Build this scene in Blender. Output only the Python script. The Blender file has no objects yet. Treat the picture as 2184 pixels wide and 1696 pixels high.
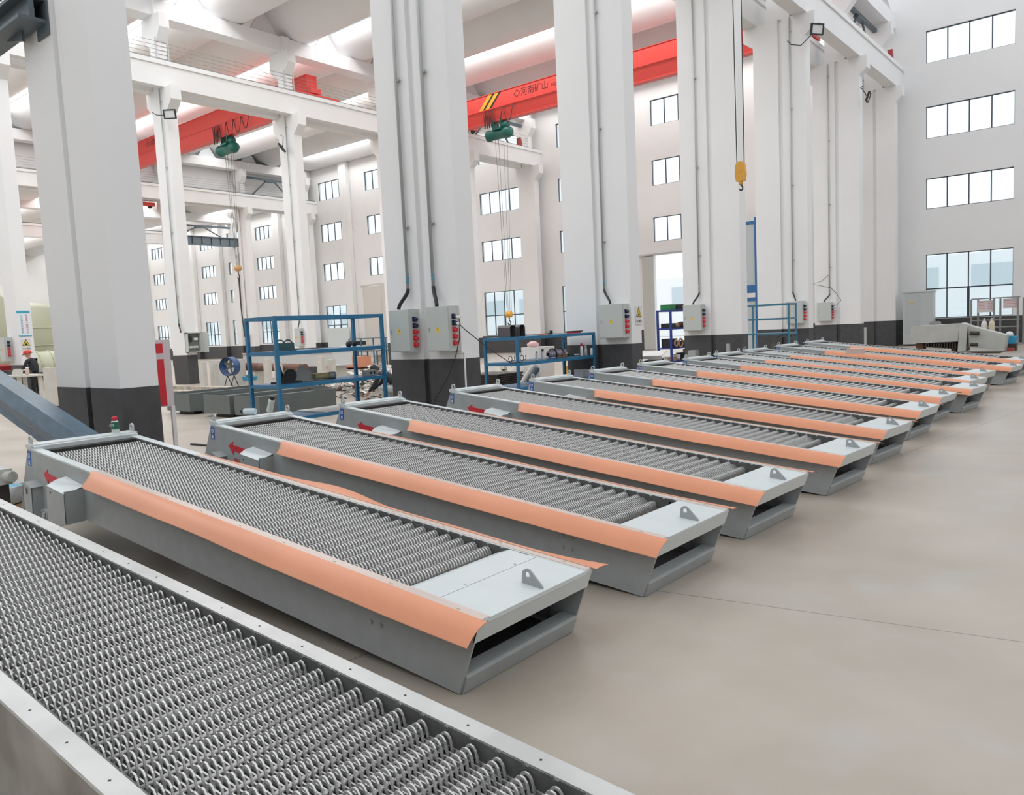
import bpy, math, random
from mathutils import Matrix, Vector, Euler

S = bpy.context.scene
COL = S.collection
R = math.radians
random.seed(7)

# ------------------------------------------------------------------ camera
cam_d = bpy.data.cameras.new('camera')
cam = bpy.data.objects.new('camera', cam_d)
COL.objects.link(cam)
S.camera = cam
cam_d.sensor_fit = 'HORIZONTAL'
cam_d.sensor_width = 36.0
cam_d.lens = 1659.24 / 2184 * 36.0
cam_d.clip_start = 0.05
cam_d.clip_end = 400
cr = ((0.77186233, 0.63408084, -0.04658354), (0.02080428, -0.09841852, -0.99492762), (-0.63544923, 0.76697802, -0.08915714))
m = Matrix(((cr[0][0], -cr[1][0], -cr[2][0], 0), (cr[0][1], -cr[1][1], -cr[2][1], 0), (cr[0][2], -cr[1][2], -cr[2][2], 1.7), (0, 0, 0, 1)))
cam.matrix_world = m

# ------------------------------------------------------------------ world, light, exposure
w = bpy.data.worlds.new('world')
S.world = w
w.use_nodes = True
bg = w.node_tree.nodes['Background']
bg.inputs[0].default_value = (0.93, 0.965, 1.0, 1)
bg.inputs[1].default_value = 1.36
S.view_settings.view_transform = 'Standard'
S.view_settings.look = 'None'
S.view_settings.gamma = 1.0
S.view_settings.use_curve_mapping = False
S.view_settings.exposure = 0.0
S.cycles.use_denoising = True
S.cycles.max_bounces = 8
S.cycles.diffuse_bounces = 5
S.cycles.glossy_bounces = 3
S.cycles.transmission_bounces = 3
S.cycles.transparent_max_bounces = 6
S.cycles.caustics_reflective = False
S.cycles.caustics_refractive = False
S.cycles.sample_clamp_indirect = 4.0


def area(name, loc, sx, sy, power, rot=(0, 0, 0), col=(1, 0.99, 0.97)):
    d = bpy.data.lights.new(name, 'AREA')
    d.shape = 'RECTANGLE'
    d.size = sx
    d.size_y = sy
    d.energy = power
    d.color = col
    o = bpy.data.objects.new(name, d)
    o.location = loc
    o.rotation_euler = rot
    COL.objects.link(o)
    return o


# daylight through the roof skylights (strips along X between the shells)
SKY_W = 27.0
SKY_Y = (4.1, 11.1, 18.1, 25.1, 32.1, 39.1)
for i, y in enumerate(SKY_Y):
    for j, (xa, xb) in enumerate(((-31.0, -10.8), (-54.0, -32.2), (-104.0, -56.0))):
        area('skylight_daylight', ((xa + xb) / 2, y, 16.40 if j < 2 else 13.95), xb - xa, 0.50, SKY_W * (xb - xa))

# ------------------------------------------------------------------ materials
MATS = {}


def mat(name, col, rough=0.5, metal=0.0, noise=0.0, nscale=3.0, bump=0.0, emit=None, spec=0.5, col2=None):
    if name in MATS:
        return MATS[name]
    M = bpy.data.materials.new(name)
    M.use_nodes = True
    nt = M.node_tree
    b = nt.nodes['Principled BSDF']
    b.inputs['Base Color'].default_value = (*col, 1)
    b.inputs['Roughness'].default_value = rough
    b.inputs['Metallic'].default_value = metal
    b.inputs['Specular IOR Level'].default_value = spec
    if emit:
        b.inputs['Emission Color'].default_value = (*col, 1)
        b.inputs['Emission Strength'].default_value = emit
    if noise or bump or col2:
        tc = nt.nodes.new('ShaderNodeTexCoord')
        n = nt.nodes.new('ShaderNodeTexNoise')
        n.inputs['Scale'].default_value = nscale
        n.inputs['Detail'].default_value = 5
        nt.links.new(tc.outputs['Object'], n.inputs['Vector'])
        if noise or col2:
            r = nt.nodes.new('ShaderNodeValToRGB')
            c2 = col2 or tuple(min(1, c * (1 - noise)) for c in col)
            r.color_ramp.elements[0].position = 0.36
            r.color_ramp.elements[1].position = 0.64
            r.color_ramp.elements[0].color = (*c2, 1)
            r.color_ramp.elements[1].color = (*col, 1)
            nt.links.new(n.outputs['Fac'], r.inputs['Fac'])
            nt.links.new(r.outputs['Color'], b.inputs['Base Color'])
        if bump:
            bp = nt.nodes.new('ShaderNodeBump')
            bp.inputs['Strength'].default_value = bump
            nt.links.new(n.outputs['Fac'], bp.inputs['Height'])
            nt.links.new(bp.outputs['Normal'], b.inputs['Normal'])
    MATS[name] = M
    return M


WALL = mat('white_wall_paint', (0.80, 0.80, 0.80), 0.75, noise=0.03, nscale=0.6)
SHELL = mat('white_concrete_shell', (0.84, 0.84, 0.85), 0.8, noise=0.04, nscale=0.5)
DARK = mat('charcoal_wainscot_paint', (0.062, 0.062, 0.066), 0.55, noise=0.2, nscale=6)
STEELW = mat('white_frame', (0.75, 0.76, 0.78), 0.4)
NAVY = mat('dark_window_frame', (0.035, 0.05, 0.07), 0.4)
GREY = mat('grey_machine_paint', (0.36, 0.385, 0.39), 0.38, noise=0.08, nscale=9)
GREY_LIT = mat('grey_paint_lit', (0.60, 0.645, 0.65), 0.35, noise=0.04, nscale=5)  # same machine grey, lightened to put light from above into the colour
BARE = mat('bare_sheet_steel', (0.60, 0.60, 0.59), 0.42, 0.35, noise=0.15, nscale=4)
BARES = mat('mottled_sheet_steel', (0.42, 0.41, 0.385), 0.4, 0.5, nscale=3.2, col2=(0.24, 0.225, 0.2))
TEETH = mat('brushed_rake_steel', (0.68, 0.675, 0.66), 0.36, 0.6, noise=0.15, nscale=20)
CHAIN = mat('dark_chain_plate', (0.13, 0.13, 0.128), 0.5, 0.1, noise=0.3, nscale=12)
SHADE = mat('machine_inside_shade', (0.028, 0.026, 0.025), 0.8)  # near-black that stands in for shade inside the machines
ORANGE = mat('orange_guard_film', (0.69, 0.275, 0.145), 0.42, noise=0.07, nscale=2.2)
STRIP = mat('pale_film_strip', (0.62, 0.52, 0.47), 0.3, 0.2)
REDC = mat('red_crane_paint', (0.76, 0.075, 0.06), 0.4)
REDP = mat('red_paint', (0.60, 0.02, 0.035), 0.45)
GREEN = mat('green_hoist_paint', (0.01, 0.13, 0.105), 0.35)
BLACK = mat('black_rubber', (0.012, 0.012, 0.013), 0.5)
YEL = mat('yellow_paint', (0.75, 0.38, 0.05), 0.45)
YELS = mat('yellow_stripe_paint', (0.85, 0.42, 0.03), 0.5)
BLUE = mat('blue_rack_paint', (0.02, 0.165, 0.32), 0.4, noise=0.15, nscale=5)
NVY = mat('navy_shelf_paint', (0.015, 0.04, 0.22), 0.4)
BOXG = mat('grey_cabinet_paint', (0.50, 0.53, 0.51), 0.45)
GALV = mat('galvanised_pipe', (0.45, 0.47, 0.46), 0.4, 0.4)
TROUGH = mat('green_grey_trough_paint', (0.13, 0.15, 0.145), 0.45, noise=0.1)
TEAL = mat('teal_steel_beam_paint', (0.055, 0.12, 0.18), 0.35, noise=0.35, nscale=5)
SLATE = mat('slate_steel_paint', (0.09, 0.12, 0.14), 0.5)
CREAM = mat('cream_steel_paint', (0.60, 0.58, 0.53), 0.5, noise=0.08)
OLIVE = mat('pale_olive_tank_paint', (0.48, 0.50, 0.37), 0.45)
WOOD = mat('orange_plywood', (0.60, 0.26, 0.15), 0.6, noise=0.1)
CARD = mat('cardboard', (0.42, 0.27, 0.15), 0.8, noise=0.15)
SCRAP = mat('scrap_steel', (0.35, 0.33, 0.30), 0.5, 0.4, nscale=9, col2=(0.10, 0.07, 0.055))
RUST = mat('rusty_steel', (0.20, 0.10, 0.07), 0.7, noise=0.4)
SACK = mat('pale_sack_cloth', (0.62, 0.58, 0.52), 0.9, noise=0.2)
SKIN = mat('skin', (0.50, 0.28, 0.2), 0.6)
CLOTH = mat('dark_work_cloth', (0.02, 0.02, 0.025), 0.8)
HAIR = mat('black_hair', (0.012, 0.01, 0.01), 0.6)
WHITE = mat('white_plastic', (0.75, 0.75, 0.74), 0.45)
CYAN = mat('cyan_plastic', (0.03, 0.30, 0.52), 0.4)
PINK = mat('pink_plastic', (0.72, 0.06, 0.14), 0.4)
LBLUE = mat('blue_sticker', (0.03, 0.12, 0.42), 0.5)
BRASS = mat('brass_tint', (0.6, 0.5, 0.3), 0.4, 0.5)
OUTW = mat('pale_render', (0.93, 0.95, 0.96), 0.9)
OUTG = mat('grey_blue_cladding', (0.62, 0.70, 0.74), 0.7)

glass = bpy.data.materials.new('window_glass')
glass.use_nodes = True
nt = glass.node_tree
nt.nodes.clear()
o_ = nt.nodes.new('ShaderNodeOutputMaterial')
tr = nt.nodes.new('ShaderNodeBsdfTransparent')
tr.inputs[0].default_value = (0.93, 0.97, 0.98, 1)
gl = nt.nodes.new('ShaderNodeBsdfGlossy')
gl.inputs['Roughness'].default_value = 0.02
mx = nt.nodes.new('ShaderNodeMixShader')
mx.inputs[0].default_value = 0.06
nt.links.new(tr.outputs[0], mx.inputs[1])
nt.links.new(gl.outputs[0], mx.inputs[2])
nt.links.new(mx.outputs[0], o_.inputs[0])


def floor_material():
    M = bpy.data.materials.new('polished_concrete')
    M.use_nodes = True
    nt = M.node_tree
    L = nt.links.new
    b = nt.nodes['Principled BSDF']
    geo = nt.nodes.new('ShaderNodeNewGeometry')
    n1 = nt.nodes.new('ShaderNodeTexNoise')
    n1.inputs['Scale'].default_value = 0.8
    n1.inputs['Detail'].default_value = 7
    n1.inputs['Roughness'].default_value = 0.55
    L(geo.outputs['Position'], n1.inputs['Vector'])
    r1 = nt.nodes.new('ShaderNodeValToRGB')
    e = r1.color_ramp.elements
    e[0].position = 0.30
    e[0].color = (0.350, 0.298, 0.245, 1)
    e[1].position = 0.70
    e[1].color = (0.455, 0.405, 0.350, 1)
    L(n1.outputs['Fac'], r1.inputs['Fac'])
    n2 = nt.nodes.new('ShaderNodeTexNoise')
    n2.inputs['Scale'].default_value = 1.6
    n2.inputs['Detail'].default_value = 3
    mp = nt.nodes.new('ShaderNodeMapping')
    mp.inputs['Location'].default_value = (3.1, 7.7, 0)
    L(geo.outputs['Position'], mp.inputs['Vector'])
    L(mp.outputs[0], n2.inputs['Vector'])
    r2 = nt.nodes.new('ShaderNodeValToRGB')
    r2.color_ramp.elements[0].position = 0.55
    r2.color_ramp.elements[0].color = (0, 0, 0, 1)
    r2.color_ramp.elements[1].position = 0.75
    r2.color_ramp.elements[1].color = (0.45, 0.45, 0.45, 1)
    L(n2.outputs['Fac'], r2.inputs['Fac'])
    mx = nt.nodes.new('ShaderNodeMix')
    mx.data_type = 'RGBA'
    L(r2.outputs['Color'], mx.inputs[0])
    L(r1.outputs['Color'], mx.inputs[6])
    mx.inputs[7].default_value = (0.42, 0.43, 0.425, 1)
    # saw-cut joints
    sep = nt.nodes.new('ShaderNodeSeparateXYZ')
    L(geo.outputs['Position'], sep.inputs[0])

    def joint(sock, off, slope_sock, slope):
        a = nt.nodes.new('ShaderNodeMath'); a.operation = 'MULTIPLY_ADD'
        L(slope_sock, a.inputs[0]); a.inputs[1].default_value = slope
        L(sock, a.inputs[2])
        s = nt.nodes.new('ShaderNodeMath'); s.operation = 'SUBTRACT'
        L(a.outputs[0], s.inputs[0]); s.inputs[1].default_value = off
        p = nt.nodes.new('ShaderNodeMath'); p.operation = 'PINGPONG'
        L(s.outputs[0], p.inputs[0]); p.inputs[1].default_value = 3.0
        c = nt.nodes.new('ShaderNodeMath'); c.operation = 'LESS_THAN'
        L(p.outputs[0], c.inputs[0]); c.inputs[1].default_value = 0.0035
        return c
    jy = joint(sep.outputs['Y'], 4.60, sep.outputs['X'], -0.15)
    jx = joint(sep.outputs['X'], -3.55, sep.outputs['Y'], -0.13)
    ad = nt.nodes.new('ShaderNodeMath'); ad.operation = 'MAXIMUM'
    L(jy.outputs[0], ad.inputs[0]); L(jx.outputs[0], ad.inputs[1])
    mj = nt.nodes.new('ShaderNodeMix')
    mj.data_type = 'RGBA'
    L(ad.outputs[0], mj.inputs[0])
    L(mx.outputs[2], mj.inputs[6])
    mj.inputs[7].default_value = (0.14, 0.12, 0.10, 1)
    L(mj.outputs[2], b.inputs['Base Color'])
    rr = nt.nodes.new('ShaderNodeMapRange')
    rr.inputs['To Min'].default_value = 0.24
    rr.inputs['To Max'].default_value = 0.42
    L(n1.outputs['Fac'], rr.inputs[0])
    L(rr.outputs[0], b.inputs['Roughness'])
    bp = nt.nodes.new('ShaderNodeBump')
    bp.inputs['Strength'].default_value = 0.05
    L(n1.outputs['Fac'], bp.inputs['Height'])
    L(bp.outputs[0], b.inputs['Normal'])
    return M


FLOOR = floor_material()


# ------------------------------------------------------------------ mesh helpers
class MB:
    def __init__(s):
        s.v = []
        s.f = []
        s.mi = []
        s.mats = []
        s.cur = 0
        s.sm = []
        s.smooth = False

    def use(s, m):
        if m not in s.mats:
            s.mats.append(m)
        s.cur = s.mats.index(m)
        return s

    def face(s, idx):
        s.f.append(tuple(idx))
        s.mi.append(s.cur)
        s.sm.append(s.smooth)

    def box(s, x0, x1, y0, y1, z0, z1, T=None):
        n = len(s.v)
        for x in (x0, x1):
            for y in (y0, y1):
                for z in (z0, z1):
                    p = Vector((x, y, z))
                    s.v.append(tuple(T @ p) if T else tuple(p))
        for q in ((0, 1, 3, 2), (4, 6, 7, 5), (0, 4, 5, 1), (2, 3, 7, 6), (0, 2, 6, 4), (1, 5, 7, 3)):
            s.face([n + i for i in q])
        return s

    def prism(s, poly, a, b, axis='y', T=None):
        # poly of 2D points; axis y: (x,z); axis x: (y,z); axis z: (x,y)
        n = len(s.v)
        k = len(poly)
        for t in (a, b):
            for (p, q) in poly:
                c = {'y': (p, t, q), 'x': (t, p, q), 'z': (p, q, t)}[axis]
                s.v.append(tuple(T @ Vector(c)) if T else c)
        s.face([n + i for i in range(k)])
        s.face([n + k + i for i in reversed(range(k))])
        for i in range(k):
            j = (i + 1) % k
            s.face([n + i, n + k + i, n + k + j, n + j])
        return s

    def cyl(s, p0, p1, r, seg=12, r2=None, caps=True):
        p0 = Vector(p0)
        p1 = Vector(p1)
        d = (p1 - p0).normalized()
        u = d.orthogonal().normalized()
        v = d.cross(u)
        n = len(s.v)
        r2 = r if r2 is None else r2
        for (p, rad) in ((p0, r), (p1, r2)):
            for i in range(seg):
                a = 2 * math.pi * i / seg
                s.v.append(tuple(p + rad * (math.cos(a) * u + math.sin(a) * v)))
        sm = s.smooth
        s.smooth = True
        for i in range(seg):
            j = (i + 1) % seg
            s.face([n + i, n + j, n + seg + j, n + seg + i])
        s.smooth = sm
        if caps:
            s.face([n + i for i in reversed(range(seg))])
            s.face([n + seg + i for i in range(seg)])
        return s

    def tube(s, pts, r, seg=6):
        pts = [Vector(p) for p in pts]
        n = len(s.v)
        u = None
        for i, p in enumerate(pts):
            d = (pts[min(i + 1, len(pts) - 1)] - pts[max(i - 1, 0)]).normalized()
            u = d.orthogonal().normalized() if u is None else (u - d * u.dot(d)).normalized()
            v = d.cross(u)
            for k in range(seg):
                a = 2 * math.pi * k / seg
                s.v.append(tuple(p + r * (math.cos(a) * u + math.sin(a) * v)))
        sm = s.smooth
        s.smooth = True
        for i in range(len(pts) - 1):
            for k in range(seg):
                j = (k + 1) % seg
                s.face([n + i * seg + k, n + i * seg + j, n + (i + 1) * seg + j, n + (i + 1) * seg + k])
        s.smooth = sm
        s.face([n + k for k in reversed(range(seg))])
        s.face([n + (len(pts) - 1) * seg + k for k in range(seg)])
        return s

    def lathe(s, prof, c=(0, 0, 0), seg=16, axis='z', T=None, caps=True):
        # prof of (r, h)
        n = len(s.v)
        for (r, h) in prof:
            for k in range(seg):
                a = 2 * math.pi * k / seg
                q = {'z': (r * math.cos(a), r * math.sin(a), h), 'y': (r * math.cos(a), h, r * math.sin(a)), 'x': (h, r * math.cos(a), r * math.sin(a))}[axis]
                q = Vector(q)
                if T:
                    q = T @ q
                s.v.append((q[0] + c[0], q[1] + c[1], q[2] + c[2]))
        sm = s.smooth
        s.smooth = True
        for i in range(len(prof) - 1):
            for k in range(seg):
                j = (k + 1) % seg
                s.face([n + i * seg + k, n + i * seg + j, n + (i + 1) * seg + j, n + (i + 1) * seg + k])
        s.smooth = sm
        if caps:
            s.face([n + k for k in reversed(range(seg))])
            s.face([n + (len(prof) - 1) * seg + k for k in range(seg)])
        return s

    def ring(s, c, R0, r, axis='y', seg=20, ts=8):
        pts = []
        for i in range(seg + 1):
            a = 2 * math.pi * i / seg
            q = {'y': (math.cos(a), 0, math.sin(a)), 'x': (0, math.cos(a), math.sin(a)), 'z': (math.cos(a), math.sin(a), 0)}[axis]
            pts.append((c[0] + R0 * q[0], c[1] + R0 * q[1], c[2] + R0 * q[2]))
        return s.tube(pts, r, ts)

    def grid(s, P):
        # P: 2D list of points
        n = len(s.v)
        w_ = len(P[0])
        for row in P:
            for p in row:
                s.v.append(tuple(p))
        for i in range(len(P) - 1):
            for j in range(w_ - 1):
                s.face([n + i * w_ + j, n + i * w_ + j + 1, n + (i + 1) * w_ + j + 1, n + (i + 1) * w_ + j])
        return s

    def mesh(s, name, m=None):
        me = bpy.data.meshes.new(name)
        me.from_pydata(s.v, [], s.f)
        for mm in (s.mats or [m]):
            me.materials.append(mm)
        me.polygons.foreach_set('material_index', s.mi)
        me.polygons.foreach_set('use_smooth', s.sm)
        me.update()
        return me

    def build(s, name, m=None, parent=None):
        o = bpy.data.objects.new(name, s.mesh(name, m))
        COL.objects.link(o)
        if parent:
            o.parent = parent
        return o


def tag(o, label=None, cat=None, group=None, kind=None):
    if label:
        o['label'] = label
    if cat:
        o['category'] = cat
    if group:
        o['group'] = group
    if kind:
        o['kind'] = kind
    return o


def empty(name, loc=(0, 0, 0), rot=(0, 0, 0)):
    o = bpy.data.objects.new(name, None)
    o.empty_display_size = 0.1
    o.location = loc
    o.rotation_euler = rot
    COL.objects.link(o)
    return o


def kids(o):
    return [c for c in bpy.data.objects if c.parent == o]


def copy_tree(o, parent=None, keep=None):
    c = o.copy()
    COL.objects.link(c)
    c.parent = parent
    for ch in kids(o):
        if keep is None or keep(ch):
            copy_tree(ch, c)
    return c


def text(body, name, size, m, loc, rot, parent=None, ext=0.001, sx=1.0, align='CENTER'):
    c = bpy.data.curves.new(name, 'FONT')
    c.body = body
    c.size = size
    c.extrude = ext
    c.align_x = align
    c.align_y = 'CENTER'
    c.resolution_u = 2
    c.materials.append(m)
    tmp = bpy.data.objects.new(name, c)
    COL.objects.link(tmp)
    me = bpy.data.meshes.new_from_object(tmp.evaluated_get(bpy.context.evaluated_depsgraph_get()))
    bpy.data.objects.remove(tmp)
    me.name = name
    if not me.materials:
        me.materials.append(m)
    o = bpy.data.objects.new(name, me)
    COL.objects.link(o)
    o.location = loc
    o.rotation_euler = rot
    o.scale = (sx, 1, 1)
    if parent:
        o.parent = parent
    return o


def struct(name, mb, m=None):
    return tag(mb.build(name, m), kind='structure')


FACE_Y = (R(90), 0, 0)          # lettering that faces -Y
FACE_X = (R(90), 0, R(90))      # lettering that faces +X

# ------------------------------------------------------------------ setting
YW = 41.2
b = MB()
b.box(-106, 14, -14, YW + 0.3, -0.2, 0)
struct('floor', b, FLOOR)

# end wall with window openings -------------------------------------------------
rows_hi = [(1.22, 4.22), (6.33, 7.73), (9.55, 11.0), (12.95, 14.4)]
rows_lo = [(1.30, 3.64), (5.37, 6.52), (8.02, 9.16), (10.75, 11.9)]
wins = []
for x in (-8.4, -1.9, 4.6, -29.55, -36.25, -42.3, -54.1):
    for r_ in rows_hi:
        wins.append((x, x + 3.5, *r_))
for x in (-22.8, -48.2):
    for r_ in rows_hi[1:]:
        wins.append((x, x + 3.5, *r_))
for x in (-58.95, -63.85, -68.65, -73.65, -78.75, -83.7, -88.8, -94.0):
    for r_ in rows_lo:
        wins.append((x, x + 2.75, *r_))
doors = [(-22.85, -19.2, 0.0, 5.55), (-48.9, -45.3, 0.0, 5.55)]
XA, XB, ZT = -106.0, 14.0, 17.2


def wall_with_holes(name, holes, xa, xb, z0, z1, y0, y1, m):
    b = MB()
    xs = sorted({xa, xb} | {h[0] for h in holes} | {h[1] for h in holes})
    for i in range(len(xs) - 1):
        x0, x1 = xs[i], xs[i + 1]
        hs = sorted([(h[2], h[3]) for h in holes if h[0] <= x0 + 1e-6 and h[1] >= x1 - 1e-6])
        z = z0
        for (a, c) in hs:
            if a > z:
                b.box(x0, x1, y0, y1, z, min(a, z1))
            z = max(z, c)
        if z < z1:
            b.box(x0, x1, y0, y1, z, z1)
    return struct(name, b, m)


wall_with_holes('wall_back', wins + doors, XA, XB, 0, ZT, YW, YW + 0.28, WALL)
b = MB()
edges = sorted([d[:2] for d in doors])
x = XA
for (a, c) in edges + [(XB, XB)]:
    b.box(x, a, YW - 0.02, YW - 0.001, 0, 1.2)
    x = c
struct('baseboard_back', b, DARK)
b = MB()
b.box(XA - 0.3, XA, -14, YW, 0, ZT)
struct('wall_left', b, WALL)
for x in (-13.0, -26.4, -38.4, -44.6, -50.4, -60.0, -64.95, -69.9, -74.95, -79.95, -84.95, -90.0):
    b = MB()
    b.use(WALL).box(x - 0.45, x + 0.45, YW - 0.38, YW - 0.02, 1.2, 15.6)
    b.use(DARK).box(x - 0.455, x + 0.455, YW - 0.385, YW - 0.02, 0, 1.2)
    struct('pilaster', b)


def window(n, x0, x1, z0, z1):
    f = MB()
    y0, y1 = YW + 0.09, YW + 0.15
    t = 0.035
    f.box(x0, x1, y0, y1, z0, z0 + t).box(x0, x1, y0, y1, z1 - t, z1)
    nb = 4
    for i in range(nb + 1):
        xx = x0 + (x1 - x0) * i / nb
        f.box(max(x0, xx - t / 1.5), min(x1, xx + t / 1.5), y0, y1, z0, z1)
    if z1 - z0 > 2:
        zm = z0 + (z1 - z0) * 0.46
        f.box(x0, x1, y0 - 0.02, y1 + 0.02, zm - 0.03, zm + 0.03)
        f.box(x0 + (x1 - x0) * 0.5 - 0.05, x0 + (x1 - x0) * 0.5 + 0.05, y0 - 0.01, y1 + 0.01, z0, zm)
    o = struct('window_%d' % n, f, NAVY)
    g = MB()
    g.box(x0, x1, YW + 0.115, YW + 0.122, z0, z1)
    g.build('window_glass', glass, o)


for i, wd in enumerate(wins):
    window(i + 1, *wd)
# sliding doors
b = MB()
b.box(-49.0, -45.2, YW - 0.14, YW - 0.04, 0.02, 5.5)
b.box(-49.3, -45.0, YW - 0.16, YW - 0.02, 5.55, 5.67)
for x in (-49.0, -46.9, -45.3):
    b.box(x, x + 0.07, YW - 0.16, YW - 0.14, 0.02, 5.5)
struct('door_1', b, mat('beige_door_panel', (0.62, 0.60, 0.56), 0.5))
b = MB()
b.box(-23.55, -22.8, YW - 0.14, YW - 0.04, 0.02, 5.5)
b.box(-24.4, -19.0, YW - 0.16, YW - 0.02, 5.55, 5.65)
struct('door_2', b, mat('grey_door_panel', (0.50, 0.50, 0.48), 0.5))


# columns ------------------------------------------------------------------------
def main_pillar(yc):
    y0, y1 = yc - 0.23, yc + 0.23
    b = MB()
    for (m, za, zb, e) in ((WALL, 1.2, 11.93, 0.0), (DARK, 0.0, 1.2, 0.004)):
        b.use(m)
        b.box(-11.25 - e, -10.36, y0 - e, y1 + e, za, zb)
        b.box(-10.22, -9.40 + e, y0 - e, y1 + e, za, zb)
        b.box(-10.36, -10.22, y0 + 0.07, y1 - 0.07, za, zb)
    b.use(WALL)
    b.prism([(-9.40, 11.2), (-9.1, 11.45), (-9.1, 11.93), (-9.40, 11.93)], y0 + .002, y1 - .002)
    b.prism([(-11.25, 11.2), (-11.6, 11.45), (-11.6, 11.93), (-11.25, 11.93)], y0 + .002, y1 - .002)
    b.box(-10.75, -9.95, y0 + 0.02, y1 - 0.02, 11.93, 15.5)
    b.prism([(-10.75, 13.6), (-11.2, 14.1), (-11.2, 14.85), (-9.55, 14.85), (-9.55, 14.3), (-9.95, 13.8)], y0 + .01, y1 - .01)
    return struct('pillar', b)


MY = [4.35, 10.25, 16.05, 22.33, 28.15, 34.42, 40.1]
for yc in MY:
    main_pillar(yc)
main_pillar(-1.6)


def side_pillar(x1, yc, w=1.15, d=0.22, dz=0.0):
    y0, y1 = yc - d, yc + d
    x0 = x1 - w
    b = MB()
    b.use(WALL).box(x0, x1, y0, y1, 1.2, 11.93 + dz)
    b.use(DARK).box(x0 - .004, x1 + .004, y0 - .004, y1 + .004, 0, 1.2)
    b.use(WALL)
    b.prism([(x1, 11.0 + dz), (x1 + 0.42, 11.4 + dz), (x1 + 0.42, 11.93 + dz), (x1, 11.93 + dz)], y0 + .002, y1 - .002)
    b.prism([(x0, 11.0 + dz), (x0 - 0.42, 11.4 + dz), (x0 - 0.42, 11.93 + dz), (x0, 11.93 + dz)], y0 + .002, y1 - .002)
    b.box(x1 - 0.95, x1 - 0.40, y0 + .02, y1 - .02, 11.93 + dz, 15.5 + dz)
    b.prism([(x1 - .95, 13.6 + dz), (x1 - 1.5, 14.1 + dz), (x1 - 1.5, 14.85 + dz), (x1 - .05, 14.85 + dz), (x1 - .05, 14.3 + dz), (x1 - .40, 13.8 + dz)], y0 + .01, y1 - .01)
    return struct('pillar', b)


for yc in (4.4, 10.4, 16.47, 22.45, 28.4, 34.4, 40.5):
    side_pillar(-30.7, yc)
for yc in (4.4, 10.4, 16.5, 22.5, 28.5, 34.6, 40.5):
    side_pillar(-54.4, yc)
for yc in (22.5, 28.6, 34.7, 40.7):
    side_pillar(-66.0, yc, w=0.9, dz=-1.6)


# crane girders, roof beams ---------------------------------------------------------
def girder(x0, x1, y0=-8, y1=YW, dz=0.0):
    # T section with a rail on top
    b = MB()
    b.use(WALL)
    b.box(x0, x1, y0, y1, 11.93 + dz, 12.78 + dz)
    b.box(x0 - .1, x1 + .06, y0, y1, 12.78 + dz, 12.95 + dz)
    xm = (x0 + x1) / 2
    b.use(SLATE).box(xm - .03, xm + .03, y0, y1, 12.95 + dz, 13.04 + dz)
    return struct('crane_girder_beam', b)


girder(-9.85, -9.36)
girder(-11.6, -11.1)
for xr in (-30.7, -54.4):
    girder(xr - 0.38, xr - 0.03)
    girder(xr - 1.45, xr - 1.0)
girder(-66.4, -66.0, -8, 35.2, -1.65)


def roof_beam(x0, x1, dz=0.0):
    b = MB()
    b.box(x0, x1, -8, YW, 14.85 + dz, 15.5 + dz)
    return struct('roof_beam', b, SHELL)


roof_beam(-10.75, -9.70)
for xr in (-30.7, -54.4):
    roof_beam(xr - 1.35, xr - 0.55)
roof_beam(-67.2, -66.4, -2.3)
b = MB()
b.box(-56.2, -56.0, -8, YW, 13.0, 17.2)
struct('wall_upper', b, WALL)

# roof shells: troughs along X, ridges every 3.5 m, a skylight slot on every second ridge
k0 = 0
for k in range(-3, 5):
    ya, yb = 25.1 + 3.5 * k, 25.1 + 3.5 * (k + 1)
    ga = 0.27 if k % 2 == 0 else 0.0
    gb = 0.0 if k % 2 == 0 else 0.27
    ya2, yb2 = ya + ga, min(yb - gb, YW)
    prof = []
    for i in range(17):
        t = i / 16
        yy = ya2 + (yb2 - ya2) * t
        u = (yy - (ya + yb) / 2) / 1.75
        zz = 15.5 + 1.25 * min(1.0, abs(u)) ** 2.1
        prof.append((yy, zz))
    poly = prof + [(y, z + 0.07) for (y, z) in reversed(prof)]
    for (xa, xb, dz) in ((-55.95, -9.72, 0.0), (-106, -56.2, -2.45)):
        b = MB()
        b.smooth = True
        b.prism([(y, z + dz) for (y, z) in poly], xa, xb, 'x')
        for i in range(2):
            b.sm[i] = False
        struct('ceiling_shell', b, SHELL)
    # triangular end diaphragms over each beam between neighbouring shells
    if k > -3:
        for xr, dz in ((-10.2, 0), (-31.6, 0), (-55.3, 0), (-66.8, -2.35)):
            d = MB()
            d.prism([(ya - 0.75, 15.5 + dz), (ya + 0.75, 15.5 + dz), (ya + 0.12, 16.45 + dz), (ya - 0.12, 16.45 + dz)], xr - 0.06, xr + 0.06, 'x')
            struct('roof_diaphragm', d, SHELL)
for i, y in enumerate(SKY_Y[2:-1]):
    b = MB()
    b.box(-55.9, -9.8, y - 0.3, y + 0.3, 16.62, 16.64)
    b.box(-105, -56.3, y - 0.3, y + 0.3, 14.17, 14.19)
    struct('skylight_glass', b, glass)

# ------------------------------------------------------------------ rotary rake bar screens
W = 0.92
PITCH = 0.108


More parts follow.
